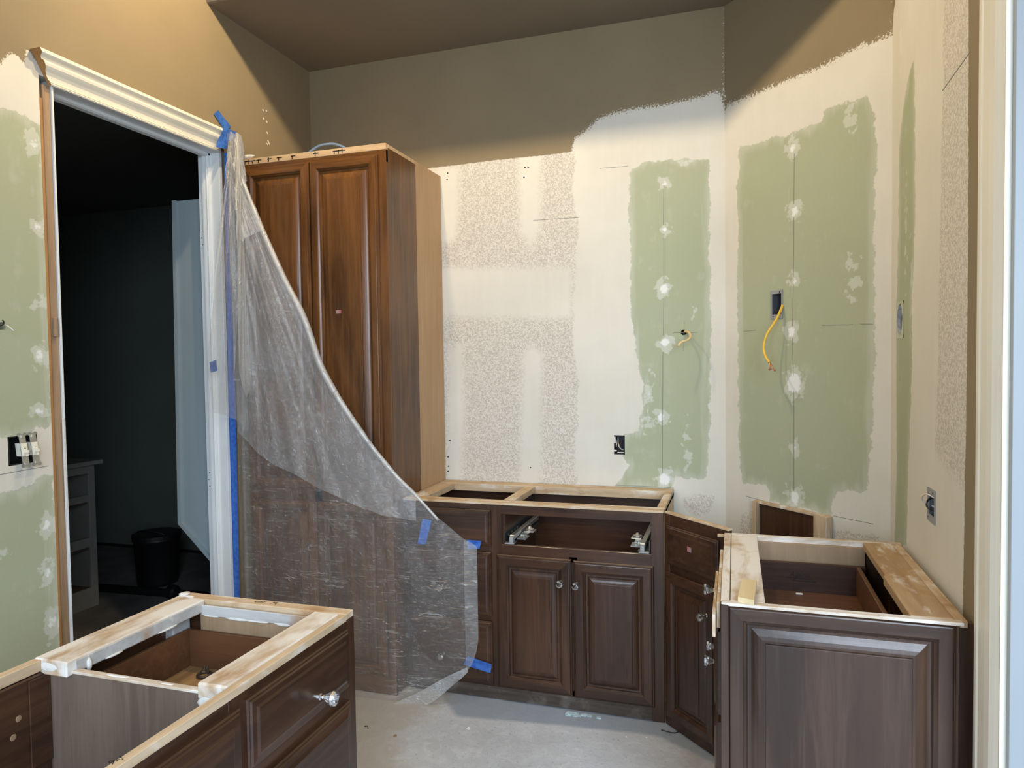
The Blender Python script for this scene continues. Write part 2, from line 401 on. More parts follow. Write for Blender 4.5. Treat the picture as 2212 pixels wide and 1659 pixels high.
def text_mesh(body, size, shear=0.0):
    cu = bpy.data.curves.new('lettering', 'FONT'); cu.body = body; cu.size = size; cu.shear = shear; cu.extrude = .0002
    o = bpy.data.objects.new('lettering', cu); COL.objects.link(o)
    dg = bpy.context.evaluated_depsgraph_get(); me = bpy.data.meshes.new_from_object(o.evaluated_get(dg)); me.name = 'lettering'
    bpy.data.objects.remove(o); return me
def knob(org, axis, parent, s=1.0, label=None):
    p = [(0, .0075, 1), (.003, .0075, 1), (.005, .0045, 1), (.010, .0045, 1), (.011, .006, 1), (.013, .0055, 0), (.034, .0165, 0), (.040, .0155, 0), (.043, .009, 0)]
    bm = lathe([(d*s, r*s, mi) for d, r, mi in p], org, axis, 8)
    o = link('knob', from_bm(bm, 'knob'), ['crystal', 'chrome'], parent)
    o['label'] = label or 'faceted clear crystal knob'; return o
def raised_door(parent, org, right, out, w, h, wd=.05, bv=.036, mats='w', th=.020, label=None):
    """raised panel + its four mitred frame members"""
    m4 = frame_m(org, right, out); v, hz = M[mats+'z'], M[mats+('x' if abs(Vector(right).x) > .5 else 'y')]
    pw = [(wd-.003, .002), (wd-.003, .006), (wd+.004, .0045), (wd+.008, .0050), (wd+bv*.40, .0090), (wd+bv*.62, .0122), (wd+bv*.85, .0142), (wd+bv, .0150), (wd+bv+.0015, .0185), (wd+bv+.004, .0190)]
    d = link('door', from_bm(loft(inset_loops(w, h, pw), m4), 'door'), v, parent)
    if label: d['label'] = label
    fp = [(0, 0), (0, th*.5), (.003, th*.68), (.006, th*.70), (.009, th*.96), (.012, th), (wd-.013, th), (wd-.010, th*.86), (wd-.004, th*.66), (wd-.001, th*.4), (wd-.001, 0)]
    for i, nm in enumerate(('rail', 'stile', 'rail', 'stile')):
        link(nm, from_bm(frame_side(w, h, fp, i, m4), nm), hz if i % 2 == 0 else v, d)
    return d
def drawer_front(parent, org, right, out, w, h, mats='w', th=.020, name='drawer_front', label=None, rim=.024):
    m4 = frame_m(org, right, out)
    pr = [(0, 0), (0, th*.45), (.003, th*.6), (.006, th*.62), (.009, th*.80), (rim-.006, th*.84), (rim, th*.98), (rim+.003, th)]
    d = link(name, from_bm(loft(inset_loops(w, h, pr), m4), name), M[mats+('x' if abs(Vector(right).x) > .5 else 'y')], parent)
    if label: d['label'] = label
    return d

# ------------------------------------------------------------------ walls: fine grids carrying signed distances
def poly_sd(P, poly):
    poly = np.array(poly, float); n = len(poly); d = np.full(len(P), 1e9); ins = np.zeros(len(P), bool)
    for i in range(n):
        a, b = poly[i], poly[(i+1) % n]; e = b-a; wv = P-a
        tt = np.clip((wv@e)/max(e@e, 1e-12), 0, 1); dd = np.hypot(*(wv-tt[:, None]*e).T); d = np.minimum(d, dd)
        c = ((a[1] <= P[:, 1]) & (b[1] > P[:, 1])) | ((b[1] <= P[:, 1]) & (a[1] > P[:, 1]))
        with np.errstate(divide='ignore', invalid='ignore'):
            xi = a[0]+(P[:, 1]-a[1])/(b[1]-a[1])*(b[0]-a[0])
        ins ^= c & (P[:, 0] < xi)
    return np.where(ins, d, -d)
def lines_for(lo, hi, fine, step, coarse, extra):
    v = list(np.arange(fine[0], fine[1], step))+[fine[1]]
    a = fine[0]-coarse
    while a > lo: v.append(a); a -= coarse
    a = fine[1]+coarse
    while a < hi: v.append(a); a += coarse
    v = [x for x in v if lo < x < hi and all(abs(x-e) > step*.25 for e in extra)]+[lo, hi]+[e for e in extra if lo < e < hi]
    return np.array(sorted(set(np.round(v, 5))))
def wall(name, org, udir, u_rng, z_rng, fu, fz, holes, attrs, thick, nrm, step=.014, hole_keep=None):
    eu = [h[0] for h in holes]+[h[1] for h in holes]; ez = [h[2] for h in holes]+[h[3] for h in holes]
    U = lines_for(*u_rng, fu, step, .25, eu); Z = lines_for(*z_rng, fz, step, .25, ez)
    uu, zz = np.meshgrid(U, Z); P = np.stack([uu.ravel(), zz.ravel()], 1)
    co = np.array(org)[None]+P[:, :1]*np.array(udir)[None]; co[:, 2] = P[:, 1]
    nu = len(U); faces = []
    cu, cz = (U[1:]+U[:-1])/2, (Z[1:]+Z[:-1])/2
    for j in range(len(Z)-1):
        for i in range(nu-1):
            if any(h[0] < cu[i] < h[1] and h[2] < cz[j] < h[3] for h in holes): continue
            k = j*nu+i; faces.append((k, k+1, k+nu+1, k+nu))
    me = bpy.data.meshes.new(name); me.from_pydata(co.tolist(), [], faces); me.update()
    if me.polygons[0].normal.dot(Vector(nrm)) < 0: me.flip_normals()
    for an in ('sd_brown', 'sd_green', 'sd_tex', 'sd_smooth', 'sd_spot', 'rough'):
        v = attrs.get(an); a = me.attributes.new(an, 'FLOAT', 'POINT')
        if v is None: arr = np.full(len(P), -1.0 if an != 'rough' else 0.0)
        else: arr = v(P)
        a.data.foreach_set('value', arr.astype(np.float32))
    o = link(name, me, 'wall'); struct(o)
    md = o.modifiers.new('thickness', 'SOLIDIFY'); md.thickness = thick; md.offset = -1
    return o
def union(*polys): return lambda P: np.max([poly_sd(P, p) for p in polys], 0)
def spots(lst):
    def f(P):
        d = np.full(len(P), -1.0)
        for u, z, r, e in lst: d = np.maximum(d, r-np.hypot(P[:, 0]-u, (P[:, 1]-z)/e))
        return d
    return f
bk = lambda x, y: (lambda p: (p.x, p.z))(ony(x, y, YB))
dg = lambda x, y: (lambda p: ((p-D0).dot(DT), p.z))(ondiag(x, y))
rt = lambda x, y: (lambda p: (2.823-p.y, p.z))(onx(x, y, XR))
lf = lambda x, y: (lambda p: (p.y, p.z))(onx(x, y, XL))
BK = lambda l: [bk(*p) for p in l]; DG = lambda l: [dg(*p) for p in l]; RT = lambda l: [rt(*p) for p in l]; LF = lambda l: [lf(*p) for p in l]

# back wall
brown_b = BK([(1235, 328), (1240, 300), (1262, 285), (1290, 258), (1330, 243), (1380, 233), (1430, 228), (1480, 217), (1520, 207), (1550, 197), (1559, 208), (1566, 238)])
brown_b = [(-3, 2.47)]+BK([(940, 362), (1000, 355), (1060, 347), (1120, 341), (1180, 335)])+brown_b+[(-0.02, 3.6), (-3, 3.6)]
green_b = BK([(1362, 365), (1400, 349), (1450, 345), (1530, 346), (1534, 420), (1532, 520), (1535, 640), (1535, 830), (1530, 1000), (1524, 1033), (1480, 1034), (1452, 1022), (1455, 1058), (1325, 1052), (1348, 1022), (1360, 1004), (1343, 985), (1347, 944), (1380, 931), (1386, 890), (1388, 825), (1380, 790), (1371, 730), (1364, 690), (1362, 640), (1363, 560), (1358, 450)])
tex_b = BK([(900, 330), (1240, 330), (1238, 420), (1251, 500), (1244, 560), (1238, 680), (1240, 760), (1249, 830), (1250, 920), (1240, 960), (1247, 1050), (900, 1050)])
tex_b2 = BK([(1475, 1075), (1540, 1070), (1550, 1130), (1470, 1130)])
sm_b = [BK([(900, 360), (992, 362), (990, 470), (984, 520), (900, 540)]), BK([(1120, 330), (1168, 330), (1168, 490), (1148, 540), (1122, 500)]),
        BK([(900, 578), (1236, 578), (1236, 688), (900, 686)]), BK([(1130, 760), (1152, 745), (1172, 765), (1170, 900), (1168, 1050), (1120, 1050), (1126, 900)]),
        BK([(968, 750), (1000, 745), (1004, 900), (996, 1050), (966, 1050)])]
spot_b = [(*bk(1435, 396), .030, .8), (*bk(1435, 496), .028, .9), (*bk(1435, 624), .036, 1.1), (*bk(1437, 740), .036, 1.0), (*bk(1428, 901), .032, 1.2), (*bk(1436, 1035), .040, 1.2),
          (*bk(1403, 855), .020, 3.4), (*bk(1396, 918), .018, 1.3), (*bk(1480, 930), .012, 3.5), (*bk(1483, 1000), .015, 2.5), (*bk(1482, 350), .02, .8), (*bk(1497, 680), .010, 2)]
ob = [bk(1326, 940), bk(1350, 982)]; OUT_B = (ob[0][0], ob[1][0], ob[1][1], ob[0][1])
wh = bk(1477, 718); WH = (wh[0]-.016, wh[0]+.016, wh[1]-.016, wh[1]+.016)
wall_back = wall('wall_back', (0, YB, 0), (1, 0, 0), (XL-.1, D0.x), (0, ZC+.1), (-1.5, D0.x), (.8, 2.95), [OUT_B, WH],
     dict(sd_brown=union(brown_b), sd_green=union(green_b), sd_tex=union(tex_b, tex_b2), sd_smooth=union(*sm_b), sd_spot=spots(spot_b),
          rough=lambda P: np.clip((P[:, 0]+.78)/.08, .04, 1.0)), .11, (0, -1, 0))
# diagonal wall
brown_d = DG([(1566, 238), (1574, 224), (1600, 215), (1650, 195), (1720, 165), (1760, 150), (1800, 130), (1840, 108), (1862, 94), (1880, 95), (1900, 83), (1930, 74)])+[(.9, 3.6), (-.1, 3.6)]
green_d = DG([(1598, 318), (1650, 305), (1700, 291), (1745, 273), (1760, 268), (1778, 258), (1784, 234), (1840, 216), (1874, 209), (1884, 230), (1892, 300), (1890, 400), (1887, 500), (1888, 560), (1890, 640), (1888, 720), (1890, 800), (1884, 880), (1882, 950), (1876, 1020), (1872, 1062), (1810, 1060), (1797, 1085), (1797, 1113), (1700, 1091), (1660, 1082), (1662, 1062), (1652, 1046), (1604, 1046), (1598, 1010), (1596, 900), (1594, 700), (1592, 600), (1596, 500), (1592, 420)])
tex_d = [DG([(1600, 1105), (1640, 1105), (1640, 1160), (1596, 1160)]), DG([(1800, 1145), (1900, 1160), (1900, 1190), (1800, 1190)])]
spot_d = [(*dg(1712, 320), .030, 1.2), (*dg(1717, 457), .032, 1.3), (*dg(1717, 606), .026, 1.0), (*dg(1710, 717), .034, 1.3), (*dg(1715, 828), .050, 1.2), (*dg(1717, 968), .024, 1.2), (*dg(1717, 1075), .036, 1.5),
          (*dg(1838, 255), .02, 2.), (*dg(1840, 610), .014, 3.5), (*dg(1852, 590), .010, 3.)]
gb = [dg(1666, 629), dg(1691, 687)]; BOX_D = (gb[0][0], gb[1][0], gb[1][1], gb[0][1])
DL = (D1-D0).length
wall_diag = wall('wall_diagonal', D0, DT, (0, DL), (0, ZC+.4), (0, DL), (.6, 3.1), [BOX_D],
     dict(sd_brown=union(brown_d), sd_green=union(green_d), sd_tex=union(*tex_d), sd_spot=spots(spot_d), rough=lambda P: np.full(len(P), .8)), .11, (-1, -1, 0))
# right wall (runs towards the camera)
green_r = RT([(1942, 320), (1950, 240), (1966, 150), (1974, 130), (1977, 250), (1976, 500), (1970, 640), (1970, 800), (1962, 1000), (1958, 1180), (1932, 1180), (1936, 1000), (1936, 700), (1942, 450)])
tex_r = RT([(2040, -50), (2100, -50), (2097, 500), (2078, 1370), (2010, 1370), (2010, 1150), (2024, 880), (2030, 600)])
brown_r = RT([(2092.5, -60), (2092, 500), (2087, 900), (2080, 1300), (2076, 1500)])
YE = 1.915
brown_r = [(brown_r[0][0], 3.6)]+brown_r+[(brown_r[-1][0], -.1), (1.5, -.1), (1.5, 3.6)]
brown_r2 = RT([(1928, 76), (1930, 30), (1936, -10)])+[(.12, 3.6), (-.1, 3.6), (-.1, 2.65)]
ov = rt(1944, 691); OVAL = (ov[0]-.055, ov[0]+.055, ov[1]-.062, ov[1]+.062)
rb = [rt(2006, 1052), rt(2021, 1133)]; BOX_R = (rb[0][0], rb[1][0], rb[1][1], rb[0][1])
REND = 2.823-1.66
wall_right = wall('wall_right', (XR, 2.823, 0), (0, -1, 0), (0, REND), (0, ZC+.4), (0, REND), (.6, 3.1), [OVAL, BOX_R],
     dict(sd_brown=union(brown_r, brown_r2), sd_green=union(green_r), sd_tex=union(tex_r), sd_smooth=union([(.5, .8), (1.0, .8), (1.0, 1.12), (.5, 1.25)]),
          sd_spot=spots([(.13, 2.55, .012, 4.0), (.22, 1.9, .008, 9.0), (.30, 1.7, .006, 9.)]), rough=lambda P: np.full(len(P), .05)), .12, (-1, 0, 0))
# left wall with the doorway
grn_l = LF([(-60, 225), (30, 240), (60, 258), (92, 272), (100, 500), (112, 900), (108, 925), (80, 928), (60, 940), (20, 945), (-60, 935)])
grn_l2 = LF([(-60, 1065), (20, 1062), (60, 1052), (90, 1030), (116, 1025), (130, 1390), (130, 1659), (-60, 1659)])
brn_l = LF([(-200, 140), (0, 140), (20, 112), (40, 125), (52, 140), (56, 112), (70, 105)])+[lf(105, 200)]+[(1.86, 2.44), (3.5, 2.3), (3.5, 0), (4, 0), (4, 3.6), (-4, 3.6), (-4, 2.2)]
brn_l = LF([(-300, 145), (0, 140), (20, 112), (40, 122), (52, 136), (58, 105)])+[(1.82, 2.50), (2.66, 2.50), (2.66, -.1), (3.6, -.1), (3.6, 3.6), (-4, 3.6), (-4, 2.4)]
spot_l = [(*lf(72, 310), .028, 1.5), (*lf(82, 492), .026, 1.2), (*lf(88, 655), .022, 1.2), (*lf(86, 768), .030, 1.2), (*lf(86, 888), .030, .8), (*lf(102, 1135), .030, 1.2), (*lf(102, 1238), .026, 1.2), (*lf(112, 1345), .028, 1.6), (*lf(8, 1195), .018, .6)]
sw = [lf(16, 942), lf(82, 1000)]; SWH = (sw[0][0], sw[1][0], sw[1][1]+.004, sw[0][1]-.003)
DOOR = (1.803, 2.598, 0, 2.43)
hl = lf(1, 704); HL = (hl[0]-.016, hl[0]+.016, hl[1]-.012, hl[1]+.012)
wall_left = wall('wall_left', (XL, 0, 0), (0, 1, 0), (-1.8, YB+.1), (0, ZH), (1.45, 2.85), (.3, 2.75), [(1.803, 2.70, -.01, 2.475), SWH, HL],
     dict(sd_brown=union(brn_l), sd_green=union(grn_l, grn_l2), sd_spot=spots(spot_l), rough=lambda P: np.where(P[:, 0] < 1.86, .25, .03)), .112, (1, 0, 0))

# plain structure: floor, ceilings, rear of the room
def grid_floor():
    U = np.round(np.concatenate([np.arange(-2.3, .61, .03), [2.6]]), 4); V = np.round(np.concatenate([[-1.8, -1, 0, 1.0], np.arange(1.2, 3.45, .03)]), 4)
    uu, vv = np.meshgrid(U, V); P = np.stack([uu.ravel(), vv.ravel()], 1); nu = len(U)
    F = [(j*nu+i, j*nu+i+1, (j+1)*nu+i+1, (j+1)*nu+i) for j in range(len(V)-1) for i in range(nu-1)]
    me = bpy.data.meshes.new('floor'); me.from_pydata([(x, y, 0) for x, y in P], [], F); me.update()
    band = [(-1.30, 2.90), (-1.12, 2.70), (-.70, 2.752), (-.30, 2.78), (-.16, 2.70), (0.0, 2.60), (0, 2.9)]  # darker blue-grey band along the cabinet fronts
    day_shade = [(-2.3, 2.9), (-1.2, 2.9), (-1.28, 2.5), (-1.15, 2.25), (-1.05, 1.9), (-2.3, 1.9)]  # outline of the peninsula's daylight shade, painted into the floor colour
    for an, f in (('sd_band', poly_sd(P, band)), ('sd_day_shade', poly_sd(P, day_shade))):
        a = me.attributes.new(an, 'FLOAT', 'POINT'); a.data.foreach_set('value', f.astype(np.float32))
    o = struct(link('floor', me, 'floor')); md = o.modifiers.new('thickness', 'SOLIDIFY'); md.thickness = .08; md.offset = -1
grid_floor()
def soffit():
    prof = [(YS+.012, ZC), (YB+.12, ZC), (YB+.12, ZH), (YS, ZH), (YS, ZC+.012), (YS+.004, ZC+.004)]
    bm = bmesh.new(); A = [bm.verts.new((XL-.1, y, z)) for y, z in prof]; B = [bm.verts.new((2.6, y, z)) for y, z in prof]
    for i in range(6): j = (i+1) % 6; bm.faces.new((A[i], B[i], B[j], A[j]))
    bm.faces.new(A); bm.faces.new(B); struct(link('ceiling_soffit', from_bm(bm, 'ceiling_soffit'), 'ceil'))
M['ceil'] = plain('taupe_ceiling_paint', (.20, .165, .12), .8, 0, .04, 3)
struct(box('ceiling', (XL-.1, -1.8, ZH), (2.6, YB+.12, ZH+.1), 'ceil', bev=0))
soffit()
RW = (.42, 2.24, .9, 3.25)
R2 = (-1.58, -.32, .92, 2.58)
struct(boxes('wall_rear', [((XL-.12, -1.82, 0), (R2[0], -1.70, ZH)), ((R2[0], -1.82, 0), (R2[1], -1.70, R2[2])), ((R2[0], -1.82, R2[3]), (R2[1], -1.70, ZH)), ((R2[1], -1.82, 0), (RW[0], -1.70, ZH)), ((RW[1], -1.82, 0), (2.6, -1.70, ZH)), ((RW[0], -1.82, 0), (RW[1], -1.70, RW[2])), ((RW[0], -1.82, RW[3]), (RW[1], -1.70, ZH))], 'rear', bev=0))
struct(boxes('added_window', [((R2[0], -1.80, R2[2]), (R2[0]+.06, -1.72, R2[3])), ((R2[1]-.06, -1.80, R2[2]), (R2[1], -1.72, R2[3])), ((R2[0], -1.80, R2[2]), (R2[1], -1.72, R2[2]+.06)), ((R2[0], -1.80, R2[3]-.06), (R2[1], -1.72, R2[3]))], 'white', bev=0))  # unseen frame added around the left daylight fill
struct(box('wall_far_right', (2.6, -1.8, 0), (2.72, 1.66, ZH), 'rear', bev=0))
wf = struct(boxes('window_1', [((RW[0], -1.80, RW[2]), (RW[0]+.07, -1.72, RW[3])), ((RW[1]-.07, -1.80, RW[2]), (RW[1], -1.72, RW[3])), ((RW[0], -1.80, RW[2]), (RW[1], -1.72, RW[2]+.07)), ((RW[0], -1.80, RW[3]-.07), (RW[1], -1.72, RW[3])), ((1.29, -1.79, RW[2]), (1.37, -1.73, RW[3]))], 'white', bev=0))

# dark room behind the doorway
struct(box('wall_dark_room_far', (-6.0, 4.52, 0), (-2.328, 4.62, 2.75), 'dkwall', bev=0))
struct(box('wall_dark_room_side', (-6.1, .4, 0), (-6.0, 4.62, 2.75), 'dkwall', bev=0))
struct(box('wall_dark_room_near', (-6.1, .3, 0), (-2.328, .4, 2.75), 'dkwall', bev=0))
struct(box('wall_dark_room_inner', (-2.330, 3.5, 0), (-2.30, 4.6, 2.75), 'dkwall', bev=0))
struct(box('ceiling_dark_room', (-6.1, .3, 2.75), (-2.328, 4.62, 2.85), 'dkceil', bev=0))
struct(box('floor_dark_room', (-6.1, .3, -.08), (-2.3, 4.62, 0.0), 'shaded_slab', bev=0))
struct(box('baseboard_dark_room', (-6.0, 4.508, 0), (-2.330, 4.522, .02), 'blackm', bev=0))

# doorway: casing, jambs, bare studs
prof = [(2.407, 0), (2.407, .012), (2.412, .015), (2.416, .015), (2.418, .010), (2.421, .014), (2.426, .014), (2.428, .010), (2.434, .011), (2.448, .013), (2.462, .018), (2.474, .026), (2.484, .031), (2.496, .033), (2.504, .032), (2.506, .026), (2.512, .026), (2.520, .030), (2.528, .040), (2.533, .043), (2.549, .043), (2.549, 0)]
prof = [(2.45+(z-2.407)*.099/.142, x) for z, x in prof]
trim = struct(prism('trim_door_head', prof, (XL, 1.776, 0), (XL, 2.690, 0), (0, 0, 1), (1, 0, 0), ['white', 'studo'], shear0=-.62, shear1=.35, base_a=2.549))
trim['label'] = 'white moulded head casing over the dark doorway'
JY = 2.662
dj = struct(boxes('door_1', [((-2.330, JY, 0), (-2.214, JY+.018, 2.475)), ((-2.330, 1.853, 2.452), (-2.214, JY+.01, 2.475))], 'cool', bev=.001))
stp = [(0, 0), (0, .010), (.004, .012), (.007, .009), (.010, .013), (.014, .013), (.017, .010), (.030, .012), (.037, .012), (.037, 0)]
prism('door_stop', stp, (-2.263, JY, 0), (-2.263, JY, 2.45), (-1, 0, 0), (0, -1, 0), 'cool', dj)
prism('door_stop', stp, (-2.263, 1.853, 2.452), (-2.263, JY, 2.452), (-1, 0, 0), (0, 0, -1), 'cool', dj)
for z in (2.03, .92):
    boxes('hinge_plate', [((-2.328, JY-.0015, z), (-2.303, JY+.0005, z+.09))], 'cool', dj, .0005)
    boxes('screw_holes', [((-2.317-.004*(k == .043), JY-.0026, z+k), (-2.313-.004*(k == .043), JY-.0006, z+k+.004)) for k in (.012, .043, .075)], 'ink', dj, 0)
struct(box('trim_drywall_edge', (-2.330, 1.802, 0), (XL+.001, 1.812, 2.40), 'studo', bev=.001))
st_ = struct(box('trim_bare_jamb', (-2.330, 1.817, 0), (XL-.004, 1.846, 2.452), 'stud', bev=.002))
struct(box('trim_jamb_edge', (-2.330, 1.8455, 0), (XL+.003, 1.853, 2.453), 'cool', bev=.001))
struct(box('trim_broken_casing', (XL-.002, 1.842, 1.0), (XL+.004, 1.852, 1.32), 'plaster', st_, bev=.003))
box('shim', (XL-.01, 1.822, 1.60), (XL+.006, 1.836, 1.665), 'stud', st_)

# right-hand cased opening
rp = [(0, 0), (0, .016), (.006, .020), (.024, .021), (.030, .016), (.036, .020), (.075, .020), (.100, .018), (.108, .010), (.114, .017), (.122, .010), (.130, .017), (.138, .009), (.146, .012), (.152, .016), (.158, .016), (.158, 0)]
struct(prism('trim_opening_casing', rp, (XR, 1.825, 0), (XR, 1.825, ZC+.3), (0, -1, 0), (-1, 0, 0), 'white'))
struct(box('trim_opening_jamb', (XR-.004, 1.650, 0), (XR+.125, 1.668, ZC+.3), 'jambb', bev=.001))
struct(box('trim_opening_stop', (XR+.055, 1.636, 0), (XR+.095, 1.651, ZC+.3), 'jambb', bev=.002))
struct(box('wall_bedroom', (XR+.12, 1.668, 0), (2.72, 1.79, ZH), 'jambb', bev=0))

# seams, pencil marks and small marks on the walls
def strokes(name, segs, wdt, mat, parent, lift=.0006, off=Vector((0, 0, 0))):
    bm = bmesh.new()
    for a, b, nrm in segs:
        a, b, nrm = Vector(a), Vector(b), Vector(nrm).normalized(); s = (b-a).normalized().cross(nrm)*wdt*.5
        lo = [a+s, a-s, b-s, b+s]; vs = [bm.verts.new(p+nrm*k) for k in (-.0004, lift) for p in lo]
        for q in ((0, 1, 2, 3), (4, 5, 6, 7), (0, 1, 5, 4), (1, 2, 6, 5), (2, 3, 7, 6), (3, 0, 4, 7)): bm.faces.new([vs[i] for i in q])
    return link(name, from_bm(bm, name), mat, parent)
NB, NDg, NR, NL = (0, -1, 0), (-1, -1, 0), (-1, 0, 0), (1, 0, 0)
B3 = lambda x, y: ony(x, y, YB); R3 = lambda x, y: onx(x, y, XR); L3 = lambda x, y: onx(x, y, XL)
strokes('board_joint', [(B3(1434, 400), B3(1433, 485), NB), (B3(1434, 505), B3(1434, 605), NB), (B3(1434, 640), B3(1433, 725), NB), (B3(1432, 760), B3(1431, 1022), NB)], .0022, 'pencil', wall_back)
strokes('pencil_line', [(B3(1152, 476), B3(1250, 470), NB), (B3(1295, 364), B3(1357, 359), NB), (B3(1453, 719), B3(1506, 718), NB), (B3(1478, 694), B3(1477, 758), NB), (B3(1330, 1048), B3(1455, 1053), NB)], .0018, 'pencil', wall_back)
strokes('board_joint', [(ondiag(1716, 332), ondiag(1715, 440), NDg), (ondiag(1715, 470), ondiag(1714, 598), NDg), (ondiag(1714, 614), ondiag(1712, 705), NDg), (ondiag(1712, 730), ondiag(1714, 812), NDg), (ondiag(1715, 845), ondiag(1715, 1060), NDg)], .0022, 'pencil', wall_diag)
strokes('pencil_line', [(ondiag(1775, 703), ondiag(1842, 701), NDg), (ondiag(1858, 700), ondiag(1886, 700), NDg), (ondiag(1606, 716), ondiag(1634, 713), NDg), (ondiag(1612, 1072), ondiag(1650, 1082), NDg), (ondiag(1800, 1114), ondiag(1886, 1132), NDg)], .0018, 'pencil', wall_diag)
strokes('pencil_line', [(R3(2036, 196), R3(2093, 116), NR)], .003, 'pencil', wall_right)
strokes('pencil_line', [(L3(-10, 1027), L3(105, 1006), NL)], .0018, 'pencil', wall_left)
strokes('nail_hole', [(B3(x-1.5, y), B3(x+1.5, y), NB) for x, y in ((967, 374), (966, 388), (1134, 362), (1141, 362), (1132, 383), (1146, 1010), (972, 952), (968, 987), (969, 1007), (968, 1018))], .006, 'ink', wall_back)
strokes('paint_chip', [(L3(x, y), L3(x+2.5, y+4), NL) for x, y in ((567, 236), (574, 237), (568, 254), (575, 261), (576, 285), (578, 303), (580, 308), (576, 309))], .008, 'plaster', wall_left)

# ------------------------------------------------------------------ tall cabinet
T0, T1, TF, TB, TZ = -2.200, -1.447, 2.795, 3.395, 2.448
T = thing('tall_cabinet', 'tall brown stained pantry cabinet with raised panel doors in the corner', 'cabinet', (T0, TF, 0))
box('side_panel', (T1-.018, TF+.017, .0), (T1+.0004, 3.092, TZ-.013), 'tz', T, .0005)
box('side_panel', (T0, TF+.020, .0), (T0+.018, TB, TZ), 'tz', T)
f = box('filler_panel', (T1-.016, 3.092, .0), (T1, TB, TZ+.004), 'maple', T); f['label'] = 'unfinished pale maple side strip against the wall'
box('top_panel', (T0+.018, TF+.02, TZ-.03), (T1-.018, TB, TZ-.012), 'rx', T)
box('back_panel', (T0+.018, TB-.012, .0), (T1-.018, TB, TZ-.03), 'tz', T)
box('shelf', (T0+.018, TF+.03, .90), (T1-.018, TB-.012, .918), 'tx', T)
ft = box('top_edge_strip', (T0, TF-.001, 2.424), (T1, TF+.019, 2.452), 'rawt', T); ft['label'] = 'bare wood strip with dark stain marks along the top'
box('top_edge_strip', (T1-.016, TF+.018, 2.434), (T1+.001, 3.092, 2.451), 'rawt', T)
box('face_rail', (T0, TF, 2.37), (T1, TF+.02, 2.424), 'tx', T); box('face_rail', (T0, TF, .845), (T1, TF+.02, .93), 'tx', T); box('face_rail', (T0, TF, .0), (T1, TF+.02, .10), 'tx', T)
box('face_stile', (T0, TF-.0005, 0), (T0+.045, TF+.02, 2.424), 'tz', T); box('face_stile', (T1-.045, TF-.0005, 0), (T1, TF+.02, 2.426), 'tz', T); box('face_stile', (-1.845, TF, .1), (-1.805, TF+.02, 2.4), 'tz', T)
for z0, z1 in ((.915, 2.403), (.085, .862)):
    raised_door(T, (-2.176, TF, z0), (1, 0, 0), (0, -1, 0), 2.176-1.831, z1-z0, .050, .036, 't')
    dd = raised_door(T, (-1.825, TF, z0), (1, 0, 0), (0, -1, 0), 1.825-1.484, z1-z0, .050, .036, 't')
    if z0 > .5:
        box('sticker', (-1.702, TF-.0185-.0012, 1.716), (-1.684, TF-.0185, 1.732), 'sticker', dd, 0); box('sticker', (-1.684, TF-.0185-.0012, 1.716), (-1.675, TF-.0185, 1.732), 'pinks', dd, 0)
mk = []
for k, x in enumerate((524, 531, 538, 547, 560, 582, 604, 633, 683, 724, 733, 741)):
    a = ony(x, 345-(x-520)*.1178-9, TF); mk.append(((a.x-.007, TF-.002, 2.428), (a.x-.003, TF, 2.440+.004*(k % 3)))); mk.append(((a.x-.016+.004*(k % 2), TF-.002, 2.439), (a.x+.012, TF, 2.443)))
for a_, b_ in zip(mk[::2], mk[1::2]): boxes('stain_mark', [a_, b_], 'ink', ft, 0)
tag(tube('blue_cable', [(-2.15, 3.20, 2.443), (-2.12, 3.20, 2.56), (-2.06, 3.20, 2.605), (-2.0, 3.20, 2.617), (-1.93, 3.20, 2.608), (-1.86, 3.20, 2.56), (-1.82, 3.20, 2.443)], .007, 'bluec'), 'loop of blue cable lying on top of the tall cabinet', 'cable')
tag(link('insulation_foam', from_bm(lathe([(0, .003, 0), (.006, .010, 0), (.03, .012, 0), (.05, .008, 0), (.066, .002, 0)], (T0+.0, TF+.012, 2.462), (1, 0, .1), 9, jag=1), 'insulation_foam'), 'plaster'), 'crumb of white foam at the top left corner of the tall cabinet', 'foam')

# ------------------------------------------------------------------ back base cabinet
B0, B1, BF, BB = -1.444, -0.277, 2.886, 3.393
B = thing('base_cabinet', 'dark base cabinet on the back wall with two doors and a missing drawer', 'cabinet', (B0, BF, 0))
def fr(nm, x0, x1, z0, z1, mat='wx', y0=BF, y1=BF+.02): return box(nm, (x0, y0, z0), (x1, y1, z1), mat, B, .001)
fr('face_rail', B0, B1, .827, .868); fr('face_rail', -.98, -.32, .636, .694); fr('face_rail', B0, B1, .058, .085); fr('face_rail', B0, -.98, .640, .70); fr('face_rail', B0, -.98, .34, .38)
fr('face_stile', B0, -1.40, .06, .868, 'wz', BF-.0005); fr('face_stile', -1.035, -.972, .06, .868, 'wz', BF-.0005); fr('face_stile', -.328, B1, .0, .868, 'wz', BF-.0005); fr('face_stile', -.672, -.636, .06, .66, 'wz')
box('toe_board', (B0, BF+.004, 0), (B1, BF+.018, .060), 'toe', B)
box('side_panel', (B0, BF+.02, .0), (B0+.016, BB, .862), 'wy', B); box('side_panel', (B1-.016, BF+.02, 0), (B1, BB, .862), 'ry', B)
box('divider', (-.978, BF+.02, .06), (-.960, BB-.01, .85), 'wy', B); box('back_panel', (B0+.016, BB-.012, .06), (B1-.016, BB-.004, .846), 'wx', B); box('bottom_panel', (B0+.016, BF+.02, .07), (B1-.016, BB-.012, .086), 'wx', B)
